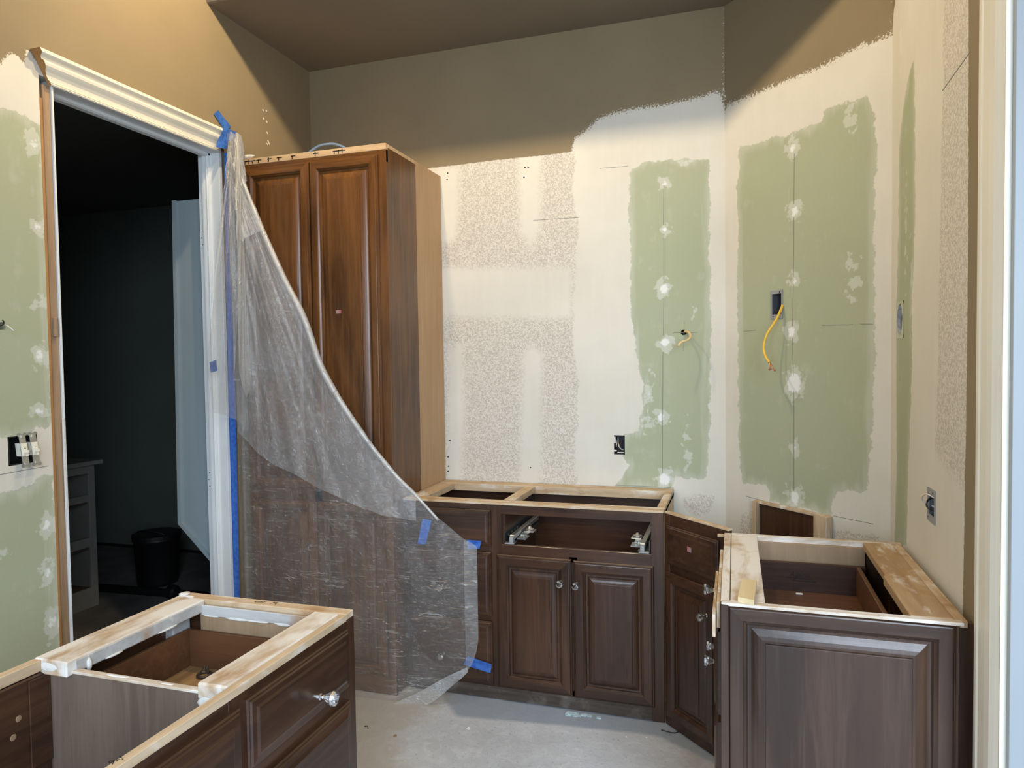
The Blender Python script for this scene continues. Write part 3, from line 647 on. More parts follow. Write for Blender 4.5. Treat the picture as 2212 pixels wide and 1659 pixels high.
for lo, hi, mt in (((B0, BF-.001, .866), (B1, BF+.066, ZT), 'rx'), ((B0, BB-.085, .838), (B1, BB, ZT), 'rx'), ((B0, BF+.066, .846), (B0+.085, BB-.085, ZT-.001), 'ry'), ((-.985, BF+.066, .846), (-.935, BB-.085, ZT-.001), 'ry'), ((B1-.034, BF+.066, .846), (B1, BB-.085, ZT-.001), 'ry')):
    box('top_rail', lo, hi, mt, B, .0015)
for k, (z0, z1) in enumerate(((.682, .843), (.373, .657), (.066, .350))):
    d = drawer_front(B, (-1.428, BF, z0), (1, 0, 0), (0, -1, 0), .410, z1-z0)
    if k: knob((-1.248, BF-.020, (z0+z1)/2-.02), (0, -1, 0), d)
dl = raised_door(B, (-.991, BF, .066), (1, 0, 0), (0, -1, 0), .331, .586, .055, .032); knob((-.702, BF-.020, .557), (0, -1, 0), dl)
dr = raised_door(B, (-.652, BF, .063), (1, 0, 0), (0, -1, 0), .335, .586, .055, .032); knob((-.634, BF-.020, .554), (0, -1, 0), dr)
for sx, x in ((1, -.962), (-1, -.334)):
    s = boxes('drawer_slide', [((x, BF+.012, .700), (x+sx*.004, BF+.40, .745)), ((x, BF+.012, .700), (x+sx*.05, BF+.40, .703))], 'darkm', B, .0005)
    s['label'] = 'metal undermount drawer slide'
    box('runner', (x+sx*.020, BF+.02, .712), (x+sx*.042, BF+.42, .732), 'steel', s, .002)
    boxes('latch', [((x+sx*.045, BF+.05, .706), (x+sx*.085, BF+.11, .712)), ((x+sx*.045, BF+.10, .710), (x+sx*.075, BF+.15, .718)), ((x+sx*.05, BF+.14, .716), (x+sx*.095, BF+.19, .722)), ((x+sx*.062, BF+.085, .712), (x+sx*.070, BF+.093, .722))], 'steel', s, .001)
    link('wheel', from_bm(lathe([(0, .018, 0), (.003, .020, 0), (.007, .020, 0), (.009, .012, 0), (.018, .005, 0)], (x+sx*.07, BF+.165, .722), (0, 0, 1), 10), 'wheel'), 'steel', s)
    boxes('bracket', [((x+sx*.002, BF+.004, .695), (x+sx*.045, BF+.03, .700)), ((x+sx*.022, BF+.01, .700), (x+sx*.040, BF+.03, .724))], 'greyp', s, .001)
for a_, b_ in [((-.9575, BF+.05+k*.045, .722), (-.9570, BF+.07+k*.045, .730)) for k in range(4)]: box('slide_slot', a_, b_, 'steel', B, 0)

# ------------------------------------------------------------------ corner cabinet (45 degrees)
F0 = Vector((-.273, 2.884, 0)); FW = .352
CC = thing('corner_cabinet', 'narrow angled corner cabinet with one drawer front and one door', 'cabinet', F0)
def cbox(nm, s0, s1, d0, d1, z0, z1, mat, par=None, bev=.0012):
    bm = bmesh.new(); vs = add_box(bm, (s0, d0, z0), (s1, d1, z1), bev)
    m4 = frame_m(F0, DT, DN); bmesh.ops.transform(bm, matrix=m4, verts=bm.verts[:]); return link(nm, from_bm(bm, nm), mat, par or CC)
cbox('face_stile', 0, .03, 0, .02, 0, .870, 'wz'); cbox('face_stile', FW-.045, FW, 0, .02, 0, .870, 'wz')
cbox('face_rail', .03, FW-.045, .001, .02, .815, .870, 'wy'); cbox('face_rail', .03, FW-.045, .001, .02, .63, .675, 'wy'); cbox('face_rail', .03, FW-.045, .001, .02, .0, .06, 'wy')
cbox('top_rail', 0.0, FW, 0, .022, .868, ZT, 'ry')
cbox('bottom_panel', 0.02, FW-.02, .02, .52, .05, .066, 'wy'); 
BW0 = (ondiag(1640, 1085)-F0).dot(DT); BW1 = (ondiag(1799, 1113)-F0).dot(DT); dep = (D0-F0).dot(DN)-.004
cbox('back_panel', BW0, BW1, dep-.012, dep, .05, .858, 'wz'); cbox('top_rail', BW0, BW1, dep-.022, dep, .856, .868, 'ry')
cbox('back_stile', BW0-.002, BW0+.016, dep-.035, dep-.001, .05, .866, 'rz'); cbox('back_stile', BW1-.060, BW1+.002, dep-.035, dep-.001, .05, .866, 'rz')
dw = drawer_front(CC, F0+DT*.027+Vector((0, 0, .668)), DT, -DN, .285, .158, rim=.028)
o = cbox('sticker', .163, .180, -.0215, -.0199, .752, .770, 'sticker', dw, 0); cbox('sticker', .158, .164, -.0215, -.0199, .752, .772, 'pinks', dw, 0)
dc = raised_door(CC, F0+DT*.022+Vector((0, 0, .046)), DT, -DN, .275, .592, .050, .032)
knob(F0+DT*.262+Vector((0, 0, .536))-DN*.020, -DN, dc)

# ------------------------------------------------------------------ right base cabinet
R0, R1, RF, RB = -0.034, .492, 1.841, 2.580
R = thing('drawer_cabinet', 'dark base cabinet with raised panel end and open top beside the right wall', 'cabinet', (R0, RF, 0))
ep = raised_door(R, (R0+.012, RF+.020, 0.06), (1, 0, 0), (0, -1, 0), R1-R0-.012, .812, .052, .040, 'v', label='raised panel end of the cabinet')
box('corner_strip', (R0-.002, RF-.002, 0), (R0+.018, RF+.03, .872), 'vz', R); box('corner_strip', (R1-.004, RF+.004, 0), (R1+.004, RF+.03, .872), 'wz', R)
box('end_board', (R0+.018, RF+.018, 0), (R1, RF+.034, .872), 'vz', R)
box('filler', (R1+.004, RF+.03, 0), (XR-.004, RF+.05, .866), 'wz', R)
box('side_panel', (R0+.020, RB-.016, 0), (R1, RB, .862), 'wz', R); box('back_panel', (R1-.01, RF+.034, 0), (R1, RB-.016, .862), 'wz', R); box('bottom_panel', (R0+.02, RF+.034, .06), (R1-.01, RB-.016, .076), 'wy', R)
box('face_rail', (R0, RF+.03, .83), (R0+.02, RB, .870), 'wy', R); box('face_rail', (R0, RF+.03, 0), (R0+.02, RB, .08), 'wy', R); box('face_rail', (R0, RF+.03, .52), (R0+.02, RB, .56), 'wy', R)
box('face_stile', (R0-.0005, RB-.05, 0), (R0+.02, RB, .87), 'wz', R)
o = box('top_board', (-.012, RF+.022, .852), (.072, RB-.022, ZT), 'py', R, .002); box('top_board', (R0-.002, RF+.02, .850), (-.014, RB, ZT), 'py', R, .001)
box('top_board', (.405, 2.185, .852), (.492, RB-.022, ZT), 'tanb', R, .002); box('top_board', (.398, RF+.022, .850), (.490, 2.183, ZT+.001), 'tanb', R, .002); box('top_board', (.492, RF+.02, .858), (.517, RB, ZT-.002), 'ry', R, .001)
box('top_rail', (-.012, RB-.022, .858), (.520, RB, ZT+.001), 'px', R, .001); box('top_rail', (R0, RF-.001, .868), (R1+.012, RF+.022, ZT), 'px', R, .001)
box('back_apron', (.072, RB-.034, .775), (.41, RB-.022, .860), 'tanap', R); box('top_ledge', (-.06, RB+.002, .858), (.06, RB+.016, .868), 'ry', R)
# torn plywood layers along its drawer side
boxes('torn_plywood', [((R0-.012, RF+.02, .802), (R0-.003, 2.38, .868)), ((R0-.022, RF-.02, .792), (R0-.014, 2.20, .850))], 'rz', R, .001)
for z0, z1, n in ((.565, .785, 1), (.315, .545, 2), (.085, .295, 1)):
    d = drawer_front(R, (R0, 2.54, z0), (0, -1, 0), (-1, 0, 0), .66, z1-z0)
    if n == 1 and z0 > .5: knob((R0-.02, 2.38, .732), (-1, 0, 0), d, 1.1)
    elif n == 2:
        knob((R0-.02, 2.37, .498), (-1, 0, 0), d, 1.1); knob((R0-.02, 2.48, .503), (-1, 0, 0), d, 1.0)
DB = thing('drawer_box', 'dark stained drawer box stamped with lettering inside the right cabinet', 'drawer', (.2, 2.2, .71))
DB.parent = None
box('drawer_back', (.050, 2.500, .700), (.405, 2.514, .808), 'drwd', DB); box('drawer_bottom', (.045, RF+.05, .700), (.392, 2.500, .712), 'drw', DB)
box('drawer_side', (.376, RF+.045, .700), (.389, 2.500, .808), 'drw', DB); box('drawer_side', (.040, RF+.045, .700), (.053, 2.500, .808), 'drw', DB); box('drawer_end', (.040, RF+.040, .700), (.389, RF+.053, .808), 'drw', DB)
tm = text_mesh('Alpine', .024, .35); lt = link('lettering', tm, 'ink', DB)
lt.matrix_parent_inverse = Matrix.Identity(4)
lt.matrix_parent_inverse = Matrix.Translation(-Vector(DB.location)); lt.matrix_world = Matrix.Translation((.172, 2.4994, .762)) @ Matrix.Rotation(math.pi/2, 4, 'X')
q = [((.165, 2.4995, .757), (.190, 2.4995, .756), NB), ((.195, 2.4995, .756), (.238, 2.4995, .755), NB), ((.186, 2.4995, .748), (.238, 2.4995, .748), NB), ((.240, 2.4995, .747), (.255, 2.4995, .750), NB), ((.246, 2.4995, .745), (.254, 2.4995, .746), NB), ((.186, 2.4995, .748), (.199, 2.4995, .768), NB)]
strokes('lettering_underline', q, .0022, 'ink', DB)
tag(box('white_chip', (.190, 2.462, .712), (.212, 2.474, .717), 'plaster', None, .002), 'small white plaster chip lying in the dark drawer', 'chip')
bp = [onz(1602, 1254, .890), onz(1635, 1257, .890), onz(1629, 1300, .890), onz(1594, 1293, .890)]
bm = bmesh.new(); tp = [bm.verts.new((p.x, p.y+.012, .8905)) for p in bp]; bt = [bm.verts.new((p.x, p.y+.012, ZT+.0005)) for p in bp]
bm.faces.new(tp); bm.faces.new(bt)
for i in range(4): bm.faces.new((tp[i], tp[(i+1) % 4], bt[(i+1) % 4], bt[i]))
tag(link('wood_block', from_bm(bm, 'wood_block'), 'pine'), 'small pale pine offcut lying on the right cabinet top board', 'wood block')

# ------------------------------------------------------------------ peninsula cabinet (front left)
P0, P1, PE, PN = -1.434, -0.918, 1.548, .20
PC = thing('peninsula_cabinet', 'dark base cabinet in the left foreground with stripped open top', 'cabinet', (P0, PN, 0))
PY = 1.105
def pb(nm, lo, hi, mt, bev=.0015): return box(nm, lo, hi, mt, PC, bev)
pb('top_rail', (P0, PY, .842), (-1.343, PE-.036, ZT), 'py', .003); pb('top_rail', (-1.008, PY, .842), (P1-.018, PE-.036, ZT), 'py', .004)
pb('top_rail', (P0, PE-.036, .850), (P1, PE, ZT), 'rx', .002); pb('top_rail', (P1-.018, PN, .858), (P1+.001, PE-.036, ZT-.001), 'ry', .001); pb('top_rail', (P0, PN, .850), (P0+.022, PY, ZT-.002), 'ry', .001)
pb('side_panel', (P0+.01, PE-.016, 0), (P1, PE-.001, .850), 'wx'); pb('back_panel', (P0, PN, 0), (P0+.010, PE-.016, .850), 'wy')
pb('partition', (P0+.012, PY+.014, 0), (P1-.02, PY+.028, .848), 'dz'); pb('partition_edge', (P0+.05, PY+.013, .846), (P1-.02, PY+.029, .852), 'px', .001)
pb('nailer', (P0+.010, PN, .63), (P0+.026, PY+.012, .848), 'wy', .003); pb('bottom_panel', (P0+.01, PN, .06), (P1-.02, PE-.016, .076), 'wy'); pb('nailer_flange', (P0+.026, PY-.035, .655), (P0+.0295, PY+.013, .842), 'wy', .001)
pb('inner_rail', (P0+.010, PY+.03, .74), (P0+.020, PE-.09, .842), 'wy'); pb('end_apron', (P0+.085, PE-.048, .745), (P1-.06, PE-.0365, .852), 'tanap'); pb('corner_cleat', (P0+.012, PE-.10, .76), (P0+.044, PE-.038, .845), 'grey', .003)
pb('grey_caulk', (P0+.092, PE-.053, .838), (P1-.10, PE-.047, .866), 'grey', .002); pb('grey_caulk', (-1.3435, PY+.02, .846), (-1.339, PE-.06, .872), 'grey', .001)
def lump(p, r, sq=(1, 1, 1), par=None):
    bm = bmesh.new(); bmesh.ops.create_icosphere(bm, subdivisions=2, radius=1)
    for v in bm.verts:
        k = 1+.35*mnoise.noise(v.co*2.1+Vector(p)*40); v.co = Vector((v.co.x*r*sq[0]*k, v.co.y*r*sq[1]*k, v.co.z*r*sq[2]*k))+Vector(p)
    return link('plaster_lump', from_bm(bm, 'plaster_lump', True), 'plaster', par or PC)
lump((-1.395, PY+.001, .860), .018, (1.8, .15, .6)); lump((-1.337, PY+.05, .852), .008, (.6, .7, 1.8)); lump((-1.425, PE-.018, ZT+.001), .012, (1.3, 1.2, .35)); lump((-1.40, PE-.03, ZT), .010, (1.8, .7, .25))
lump((-.985, PY-.001, .838), .014, (1.4, .2, 1.0)); lump((-1.23, PY+.021, .852), .010, (3.0, .5, .25)); lump((-1.10, PY+.021, .852), .006, (2.6, .6, .3)); lump((-1.338, 1.22, .846), .006, (.6, 4, .5)); lump((-1.338, 1.38, .846), .006, (.6, 5, .5))
for k, x in enumerate((-1.31, -1.24, -1.17, -1.10)): lump((x+.01*(k % 2), PE-.053, .8385), .005, (5+1.5*(k % 3), .3, .5+.3*(k % 2)))
pb('face_rail', (P1-.02, PN, .835), (P1, PE, .860), 'wy'); pb('face_rail', (P1-.02, PN, .66), (P1, PE, .70), 'wy'); pb('face_rail', (P1-.02, PN, .0), (P1, PE, .09), 'wy'); pb('face_rail', (P1-.02, PN, .36), (P1, PE, .40), 'wy')
pb('face_stile', (P1-.0195, PE-.05, 0), (P1+.0006, PE, .862), 'wz'); pb('face_stile', (P1-.0195, 1.085, 0), (P1+.0006, 1.145, .860), 'wz')
d1 = drawer_front(PC, (P1, 1.126, .700), (0, 1, 0), (1, 0, 0), .378, .144, rim=.026); knob((P1+.020, 1.358, .744), (1, 0, 0), d1, 1.05)
drawer_front(PC, (P1, 1.126, .400), (0, 1, 0), (1, 0, 0), .380, .265, rim=.026); drawer_front(PC, (P1, 1.126, .10), (0, 1, 0), (1, 0, 0), .380, .275, rim=.026)
drawer_front(PC, (P1, .42, .700), (0, 1, 0), (1, 0, 0), .688, .138, rim=.030); raised_door(PC, (P1, .77, .10), (0, 1, 0), (1, 0, 0), .338, .575, .055, .034); raised_door(PC, (P1, .42, .10), (0, 1, 0), (1, 0, 0), .338, .575, .055, .034)
lathe_h = [link('screw_hole', from_bm(lathe([(0, .007, 0), (.0008, .005, 0)], (P0+.0262, y, z), (1, 0, 0), 9), 'screw_hole'), 'stud', PC) for y, z in ((1.048, .775), (1.035, .742), (.96, .73))]
tw = text_mesh('9-!', .026, .2); o = link('pencil_note', tw, 'ink', PC)
o.matrix_parent_inverse = Matrix.Translation(-Vector(PC.location)); o.matrix_world = Matrix.Translation((P1-.014, .835, ZT-.0008)) @ Matrix.Rotation(math.radians(75), 4, 'Z') @ Matrix.Scale(.8, 4)
tw2 = text_mesh('unf   7\'t', .022, .2); o = link('pencil_note', tw2, 'ink', PC)
o.matrix_parent_inverse = Matrix.Translation(-Vector(PC.location)); o.matrix_world = Matrix.Translation((-1.20, PE-.022, ZT+.0002))
PD = thing('drawer_box', 'brown plywood drawer box with tan bottom inside the foreground cabinet', 'drawer', (-1.2, 1.3, .69))
box('drawer_side', (-1.386, 1.150, .690), (-1.374, 1.498, .800), 'drw', PD); box('drawer_side', (-.962, 1.150, .690), (-.950, 1.498, .800), 'drw', PD); box('drawer_back', (-1.374, 1.486, .690), (-.962, 1.498, .800), 'drw', PD); box('drawer_front_board', (-1.374, 1.150, .690), (-.962, 1.162, .800), 'drw', PD); box('drawer_bottom', (-1.374, 1.162, .696), (-.962, 1.486, .704), 'ply', PD)
SC = thing('metal_scrap', 'small dark metal hardware scrap lying in the foreground drawer', 'hardware', (-1.245, 1.405, .704))
cc = onz(441, 1456, .71)
tube('ring', [(cc.x+.016*math.cos(a), cc.y+.016*math.sin(a), .7085) for a in [i*.7 for i in range(10)]], .0035, 'ring', SC, 6, 3)
tube('wire_loop', [(cc.x-.01, cc.y, .712), (cc.x-.004, cc.y+.006, .728), (cc.x+.004, cc.y, .720), (cc.x+.008, cc.y+.004, .730), (cc.x+.013, cc.y, .712)], .0014, 'ring', SC, 5, 4)
WORLD[SC.name] = Vector(SC.location)

# ------------------------------------------------------------------ plastic sheet and tape
PATH = [Vector((-2.040, 2.04)), Vector((-2.158, 2.695)), Vector((-1.452, 2.762)), Vector((-1.02, 2.8600))]
def on_path(x, y):
    d = ray(x, y); s0 = 0.0
    for k, (a, b) in enumerate(zip(PATH, PATH[1:])):
        e = b-a; L = e.length; det = d.x*(-e.y)+e.x*d.y
        tt = (a.x*(-e.y)+e.x*a.y)/det; v = ((d.x*a.y-d.y*a.x)/det)
        if (v >= (-.05 if k == 0 else 0)) and (v <= 1 or k == len(PATH)-2): 
            if v <= 1.0 or k == len(PATH)-2: return s0+v*L, CH+d.z*tt
        s0 += L
    return s0, 1.0
def path_pt(s):
    for k, (a, b) in enumerate(zip(PATH, PATH[1:])):
        L = (b-a).length
        if s <= L or k == len(PATH)-2:
            n = Vector((b.y-a.y, -(b.x-a.x))).normalized(); return a.lerp(b, s/L), n
        s -= L
def interp(tab, s):
    xs, zs = [p[0] for p in tab], [p[1] for p in tab]; return float(np.interp(s, xs, zs))
def sheet(name, top, bot, mat, lift, ncol, nrow, amp, parent):
    tp = sorted(on_path(*p) for p in top); bt = sorted(on_path(*p) for p in bot)
    s0, s1 = max(tp[0][0], bt[0][0]), min(tp[-1][0], bt[-1][0])
    sa, za = on_path(492, 283)
    verts, faces, AN, RD = [], [], [], []
    for i in range(ncol+1):
        s = s0+(s1-s0)*i/ncol; zt, zb = interp(tp, s), interp(bt, s)
        for j in range(nrow+1):
            v = j/nrow; z = zb+(zt-zb)*v; p, n = path_pt(s)
            ang = math.atan2(s-sa, max(.02, za-z)); rad = math.hypot(s-sa, za-z)
            wv = mnoise.fractal(Vector((s*5.5, z*1.7, lift*30)), 1.0, 2.0, 3)
            fold = mnoise.noise(Vector((ang*22, rad*.6, lift*9)))*.9+.5*mnoise.noise(Vector((ang*55, rad*.9, lift*5)))
            pin = min(1.0, (s1-s)/.08+.15)                 # pinned at the taped edge
            off = lift+amp*pin*(1.0+.6*wv+fold*max(.30, .95-.45*rad))*min(1.0, rad/.28+.12)
            verts.append((p.x+n.x*off, p.y+n.y*off, z+.008*pin*mnoise.noise(Vector((s*9, z*5, 3)))))
            AN.append(ang); RD.append(rad)
    for i in range(ncol):
        for j in range(nrow):
            a = i*(nrow+1)+j; faces.append((a, a+nrow+1, a+nrow+2, a+1))
    me = bpy.data.meshes.new(name); me.from_pydata(verts, [], faces); me.update()
    for nm, arr in (('fold_angle', AN), ('fold_radius', RD)):
        at = me.attributes.new(nm, 'FLOAT', 'POINT'); at.data.foreach_set('value', np.array(arr, np.float32))
    for p in me.polygons: p.use_smooth = True
    return link(name, me, mat, parent)
DIAG = [(488, 288), (500, 296), (515, 345), (545, 425), (575, 500), (620, 600), (665, 690), (700, 790), (745, 870), (800, 950), (855, 1020), (900, 1065), (950, 1120), (1000, 1160), (1020, 1172), (1034, 1182)]
PS = thing('plastic_sheet', 'translucent plastic dust sheet taped from door casing across the cabinets', 'plastic sheet', (-2.158, 2.69, 0))
sheet('film', DIAG, [(488, 1640), (560, 1640), (640, 1620), (700, 1590), (760, 1562), (850, 1545), (900, 1528), (950, 1496), (1000, 1456), (1012, 1444), (1022, 1430), (1030, 1405), (1034, 1380)], 'film', .004, 150, 120, .010, PS)
sheet('folded_layer', DIAG[:-4], [(488, 905), (510, 918), (522, 930), (560, 968), (600, 1000), (650, 1026), (700, 1052), (760, 1082), (830, 1108), (900, 1122), (950, 1138)], 'film2', .022, 150, 100, .012, PS)
# gathered flap hanging over the casing at the left
sheet('folded_flap', [(430, 770), (436, 700), (446, 590), (456, 500), (466, 420), (476, 340), (486, 285), (500, 292), (512, 345)], [(430, 780), (440, 845), (446, 892), (470, 895), (495, 905), (512, 915), (525, 928)], 'film2', .020, 60, 100, .012, PS)
sheet('gathered_fold', DIAG[:5], [(490, 560), (505, 640), (515, 620), (545, 520), (575, 502)], 'film2', .040, 50, 90, .014, PS)
sheet('gathered_fold', [(478, 330), (488, 288), (500, 296), (515, 345), (530, 385)], [(478, 700), (490, 800), (505, 860), (520, 820), (530, 640)], 'film3', .045, 40, 90, .014, PS)
sheet('bottom_fold', [(700, 1560), (760, 1540), (850, 1514), (900, 1490), (950, 1462), (1000, 1440), (1012, 1434)], [(700, 1590), (760, 1564), (850, 1547), (900, 1530), (950, 1498), (1000, 1458), (1012, 1446)], 'film3', .030, 70, 12, .010, PS)
sheet('edge_fold', [(1003, 1162), (1020, 1172), (1034, 1182)], [(1003, 1453), (1012, 1444), (1022, 1430), (1030, 1405), (1034, 1380)], 'film', .012, 16, 60, .008, PS)
# thick rolled hem down the diagonal edge
hem = [on_path(x, y) for x, y in DIAG]
tube('rolled_hem', [Vector((*(path_pt(s)[0]+path_pt(s)[1]*.032), z)) for s, z in hem[1:-3]], [.005, .010, .013, .014, .015, .015, .013, .010, .008, .006], 'film3', PS, 9, 5)

def tape(label, pts, name='tape_strip', plane=None, bend=.004):
    P = []
    for x, y in pts:
        if plane: P.append(plane(x, y))
        else:
            s, z = on_path(x, y); c, n = path_pt(s); c = c+n*.028; P.append(Vector((c.x, c.y, z)))
    return tag(slab(name, P, .0008, 'tape', None, bend), label, 'tape')
yt = lambda Y: (lambda x, y: ony(x, y, Y))
tape('blue tape strip holding the fold near the top drawer', [(913, 1121), (932, 1123), (920, 1176), (902, 1174)], plane=yt(2.815))
tape('short blue tape strip at the sheet corner on the top drawer', [(1008, 1166), (1040, 1168), (1036, 1185), (1010, 1184)], plane=yt(2.8605))
tape('blue tape strip holding the sheet to the lowest drawer', [(1010, 1417), (1062, 1434), (1060, 1454), (1002, 1435)], plane=yt(2.8605))
tape('long vertical blue tape strip along the doorway casing edge', [(484, 330), (497, 330), (519, 1320), (503, 1320)], plane=yt(2.683), bend=.003)
xt = lambda X: (lambda x, y: onx(x, y, X))
tape('blue tape strip sticking up onto the brown wall above the casing corner', [(462, 246), (471, 238), (499, 274), (486, 283)], plane=xt(XL+.004), bend=.002)
tape('crumpled blue tape wrapped around the head casing corner', [(483, 274), (498, 282), (488, 322), (466, 318)], plane=xt(XL+.046), bend=.006)
tape('blue tape scrap on the wall right of the casing corner', [(490, 277), (512, 286), (508, 299), (494, 306)], plane=xt(XL+.02), bend=.004)
tape('small blue tape scrap showing through the hanging plastic flap', [(452, 783), (467, 777), (469, 801), (455, 805)], plane=xt(XL+.035), bend=.002)

# ------------------------------------------------------------------ wiring
def ebox(name, label, hole, tf, depth, mat_in, mat_rim, rim=.003):
    """open box recessed into the wall hole; tf(u, z, d) -> world, d is depth into the wall"""
    u0, u1, z0, z1 = hole; u0 += .001; u1 -= .001; z0 += .001; z1 -= .001
    o = thing(name, label, 'electrical box', tf((u0+u1)/2, z0, 0))
    bm = bmesh.new(); t_ = rim
    def b(a, c):
        vs = add_box(bm, a, c, 0)
        for v in vs: v.co = tf(v.co.x, v.co.z, v.co.y)
    b((u0, -.001, z0), (u0+t_, depth, z1)); b((u1-t_, -.001, z0), (u1, depth, z1)); b((u0, -.001, z0), (u1, depth, z0+t_)); b((u0, -.001, z1-t_), (u1, depth, z1)); b((u0, depth-.004, z0), (u1, depth, z1))
    link('box_shell', from_bm(bm, 'box_shell'), mat_in, o)
    if mat_rim:
        bm = bmesh.new(); b((u0-.004, -.003, z0), (u0+t_*1.6, .001, z1)); b((u1-t_*1.6, -.003, z0), (u1+.003, .001, z1)); b((u0-.002, -.004, z0-.002), (u1+.002, .001, z0+.016)); b((u0-.002, -.004, z1-.013), (u1+.002, .001, z1+.002))
        link('rim', from_bm(bm, 'rim'), mat_rim, o)
        bm = bmesh.new(); b((u0+.010, -.0046, z0+.005), (u0+.015, -.0035, z0+.010)); b((u1-.015, -.0046, z1-.009), (u1-.010, -.0035, z1-.004)); link('screw_hole', from_bm(bm, 'screw_hole'), 'ink', o)
    return o
tb = lambda u, z, d: Vector((u, YB+d, z)); td = lambda u, z, d: D0+DT*u+DN*d+Vector((0, 0, z)); trr = lambda u, z, d: Vector((XR+d, 2.823-u, z)); tl = lambda u, z, d: Vector((XL-d, u, z))
e1 = ebox('electrical_box', 'black electrical box with loose wires in the back wall', OUT_B, tb, .06, 'black', None)
u0, u1, z0, z1 = OUT_B; uc = (u0+u1)/2
tube('wire', [tb(u0+.016, z1-.01, .03), tb(u0+.022, (z0+z1)/2, .0), tb(u1-.018, z0+.024, .01), tb(u1-.006, z0+.02, .03)], .0022, 'wirew', e1)
tube('wire', [tb(u1-.016, z1-.03, .04), tb(uc, (z0+z1)/2, .01), tb(u0+.012, z0+.03, .02)], .0018, 'copper', e1)
tube('wire', [tb(u0+.006, z1-.022, .02), tb(u0+.012, (z0+z1)/2+.005, .0), tb(u0+.008, z0+.035, .02)], .003, 'wirew', e1)
boxes('torn_paper', [((u0-.004, YB-.003, z0+.014), (u0+.014, YB+.002, z0+.022)), ((u0+.016, YB-.003, z0+.007), (u1-.003, YB+.002, z0+.012)), ((u0-.003, YB-.002, z1-.040), (u0+.008, YB+.002, z1-.006))], 'plaster', wall_back, .002)
e2 = ebox('electrical_box', 'grey plastic electrical box in the green angled wall', BOX_D, td, .065, 'greyd', 'greyp')
yc = thing('yellow_cable', 'yellow cable with bare copper ends hanging from the grey box', 'cable', ondiag(1684, 660))
def dpt(x, y, off): 
    p = ondiag(x, y); d = (p-EYE); k = off/ d.normalized().dot(DN); return p - d.normalized()*k
tube('sheath', [dpt(1690, 659, .003), dpt(1688.5, 665, .010), dpt(1676, 692, .05), dpt(1657, 722, .085), dpt(1650, 748, .10), dpt(1653, 768, .11), dpt(1662, 783, .115)], .0055, 'yellow', yc, 8, 6)
tube('conductor', [dpt(1662, 783, .115), dpt(1664, 793, .12), dpt(1661, 799, .122), dpt(1666, 797, .12)], .0032, 'copper', yc, 6, 4)
tube('conductor', [dpt(1664, 786, .115), dpt(1669, 792, .12), dpt(1673, 801, .122), dpt(1675, 798, .122)], .0025, 'copper', yc, 6, 4)
cb = thing('cream_cable', 'short cream cable stub poking from a hole in the green back wall', 'cable', B3(1477, 718))
bpt = lambda x, y, o_: ony(x, y, YB-o_)
tube('sheath', [B3(1477, 718)+Vector((0, .05, 0)), bpt(1480, 716, .004), bpt(1489, 719, .05), bpt(1491, 728, .075), bpt(1484, 735, .10), bpt(1472, 739, .12), bpt(1465, 748, .13)], .0055, 'cream', cb, 8, 6)
bm = bmesh.new()
c0 = B3(1477, 718); N = 16; ro = [bm.verts.new(c0+Vector((.0165*math.copysign(min(1, abs(math.cos(a))*1.42), math.cos(a)), -.0005, .0165*math.copysign(min(1, abs(math.sin(a))*1.42), math.sin(a))))) for a in [2*math.pi*i/N for i in range(N)]]
ri = [bm.verts.new(c0+Vector((.0135*math.cos(2*math.pi*i/N), -.0005, .0135*math.sin(2*math.pi*i/N)))) for i in range(N)]
rb_ = [bm.verts.new(c0+Vector((.0135*math.cos(2*math.pi*i/N), .06, .0135*math.sin(2*math.pi*i/N)))) for i in range(N)]
for i in range(N):
    j = (i+1) % N; bm.faces.new((ro[i], ro[j], ri[j], ri[i])).material_index = 0; bm.faces.new((ri[i], ri[j], rb_[j], rb_[i])).material_index = 1
bm.faces.new(rb_).material_index = 1
M['gplate'] = plain('green_board_face', (.385, .42, .27), .8)
link('hole_edge', from_bm(bm, 'hole_edge'), ['gplate', 'black'], wall_back)
e3 = ebox('electrical_box', 'narrow grey electrical box low in the right wall', BOX_R, trr, .06, 'greyd', 'greyp')
u0, u1, z0, z1 = BOX_R
tube('wire', [trr(u0+.02, z0+.03, .03), trr(u0-.01, z0+.05, -.012), trr(u0+.02, z0+.075, -.01), trr(u1-.01, z0+.06, .02)], .0025, 'wirew', e3)
tube('wire', [trr(u1-.01, z0+.03, .03), trr(u0+.02, z0+.035, -.006), trr(u0+.01, z0+.06, .0), trr(u1-.015, z0+.08, .03)], .0025, 'black', e3)
# torn oval opening in the right wall: ragged ring + cavity
u0, u1, z0, z1 = OVAL; bm = bmesh.new(); N = 28; rr = []
for i in range(N):
    a = 2*math.pi*i/N; ca, sa = math.cos(a), math.sin(a); k = max(abs(ca), abs(sa)); jg = 1+.07*math.sin(i*2.3)
    rr.append((bm.verts.new(trr(ov[0]+ca/k*.0555, ov[1]+sa/k*.0625, -.0006)), bm.verts.new(trr(ov[0]+ca*.040*jg, ov[1]+sa*.054*jg, -.0012)), bm.verts.new(trr(ov[0]+ca*.046, ov[1]+sa*.058, .014))))
for i in range(N):
    a, b = rr[i], rr[(i+1) % N]
    bm.faces.new((a[0], b[0], b[1], a[1])); bm.faces.new((a[1], b[1], b[2], a[2])).material_index = 1
M['rplate'] = plain('grey_green_compound', (.52, .53, .42), .8, 0, .1, 30)
link('hole_edge', from_bm(bm, 'hole_edge'), ['rplate', 'plaster'], wall_right)
e4 = ebox('electrical_box', 'round box inside the torn oval hole in the right wall', (u0+.006, u1-.006, z0+.006, z1-.006), lambda u, z, d: trr(u, z, d+.015), .05, 'greyd', None)
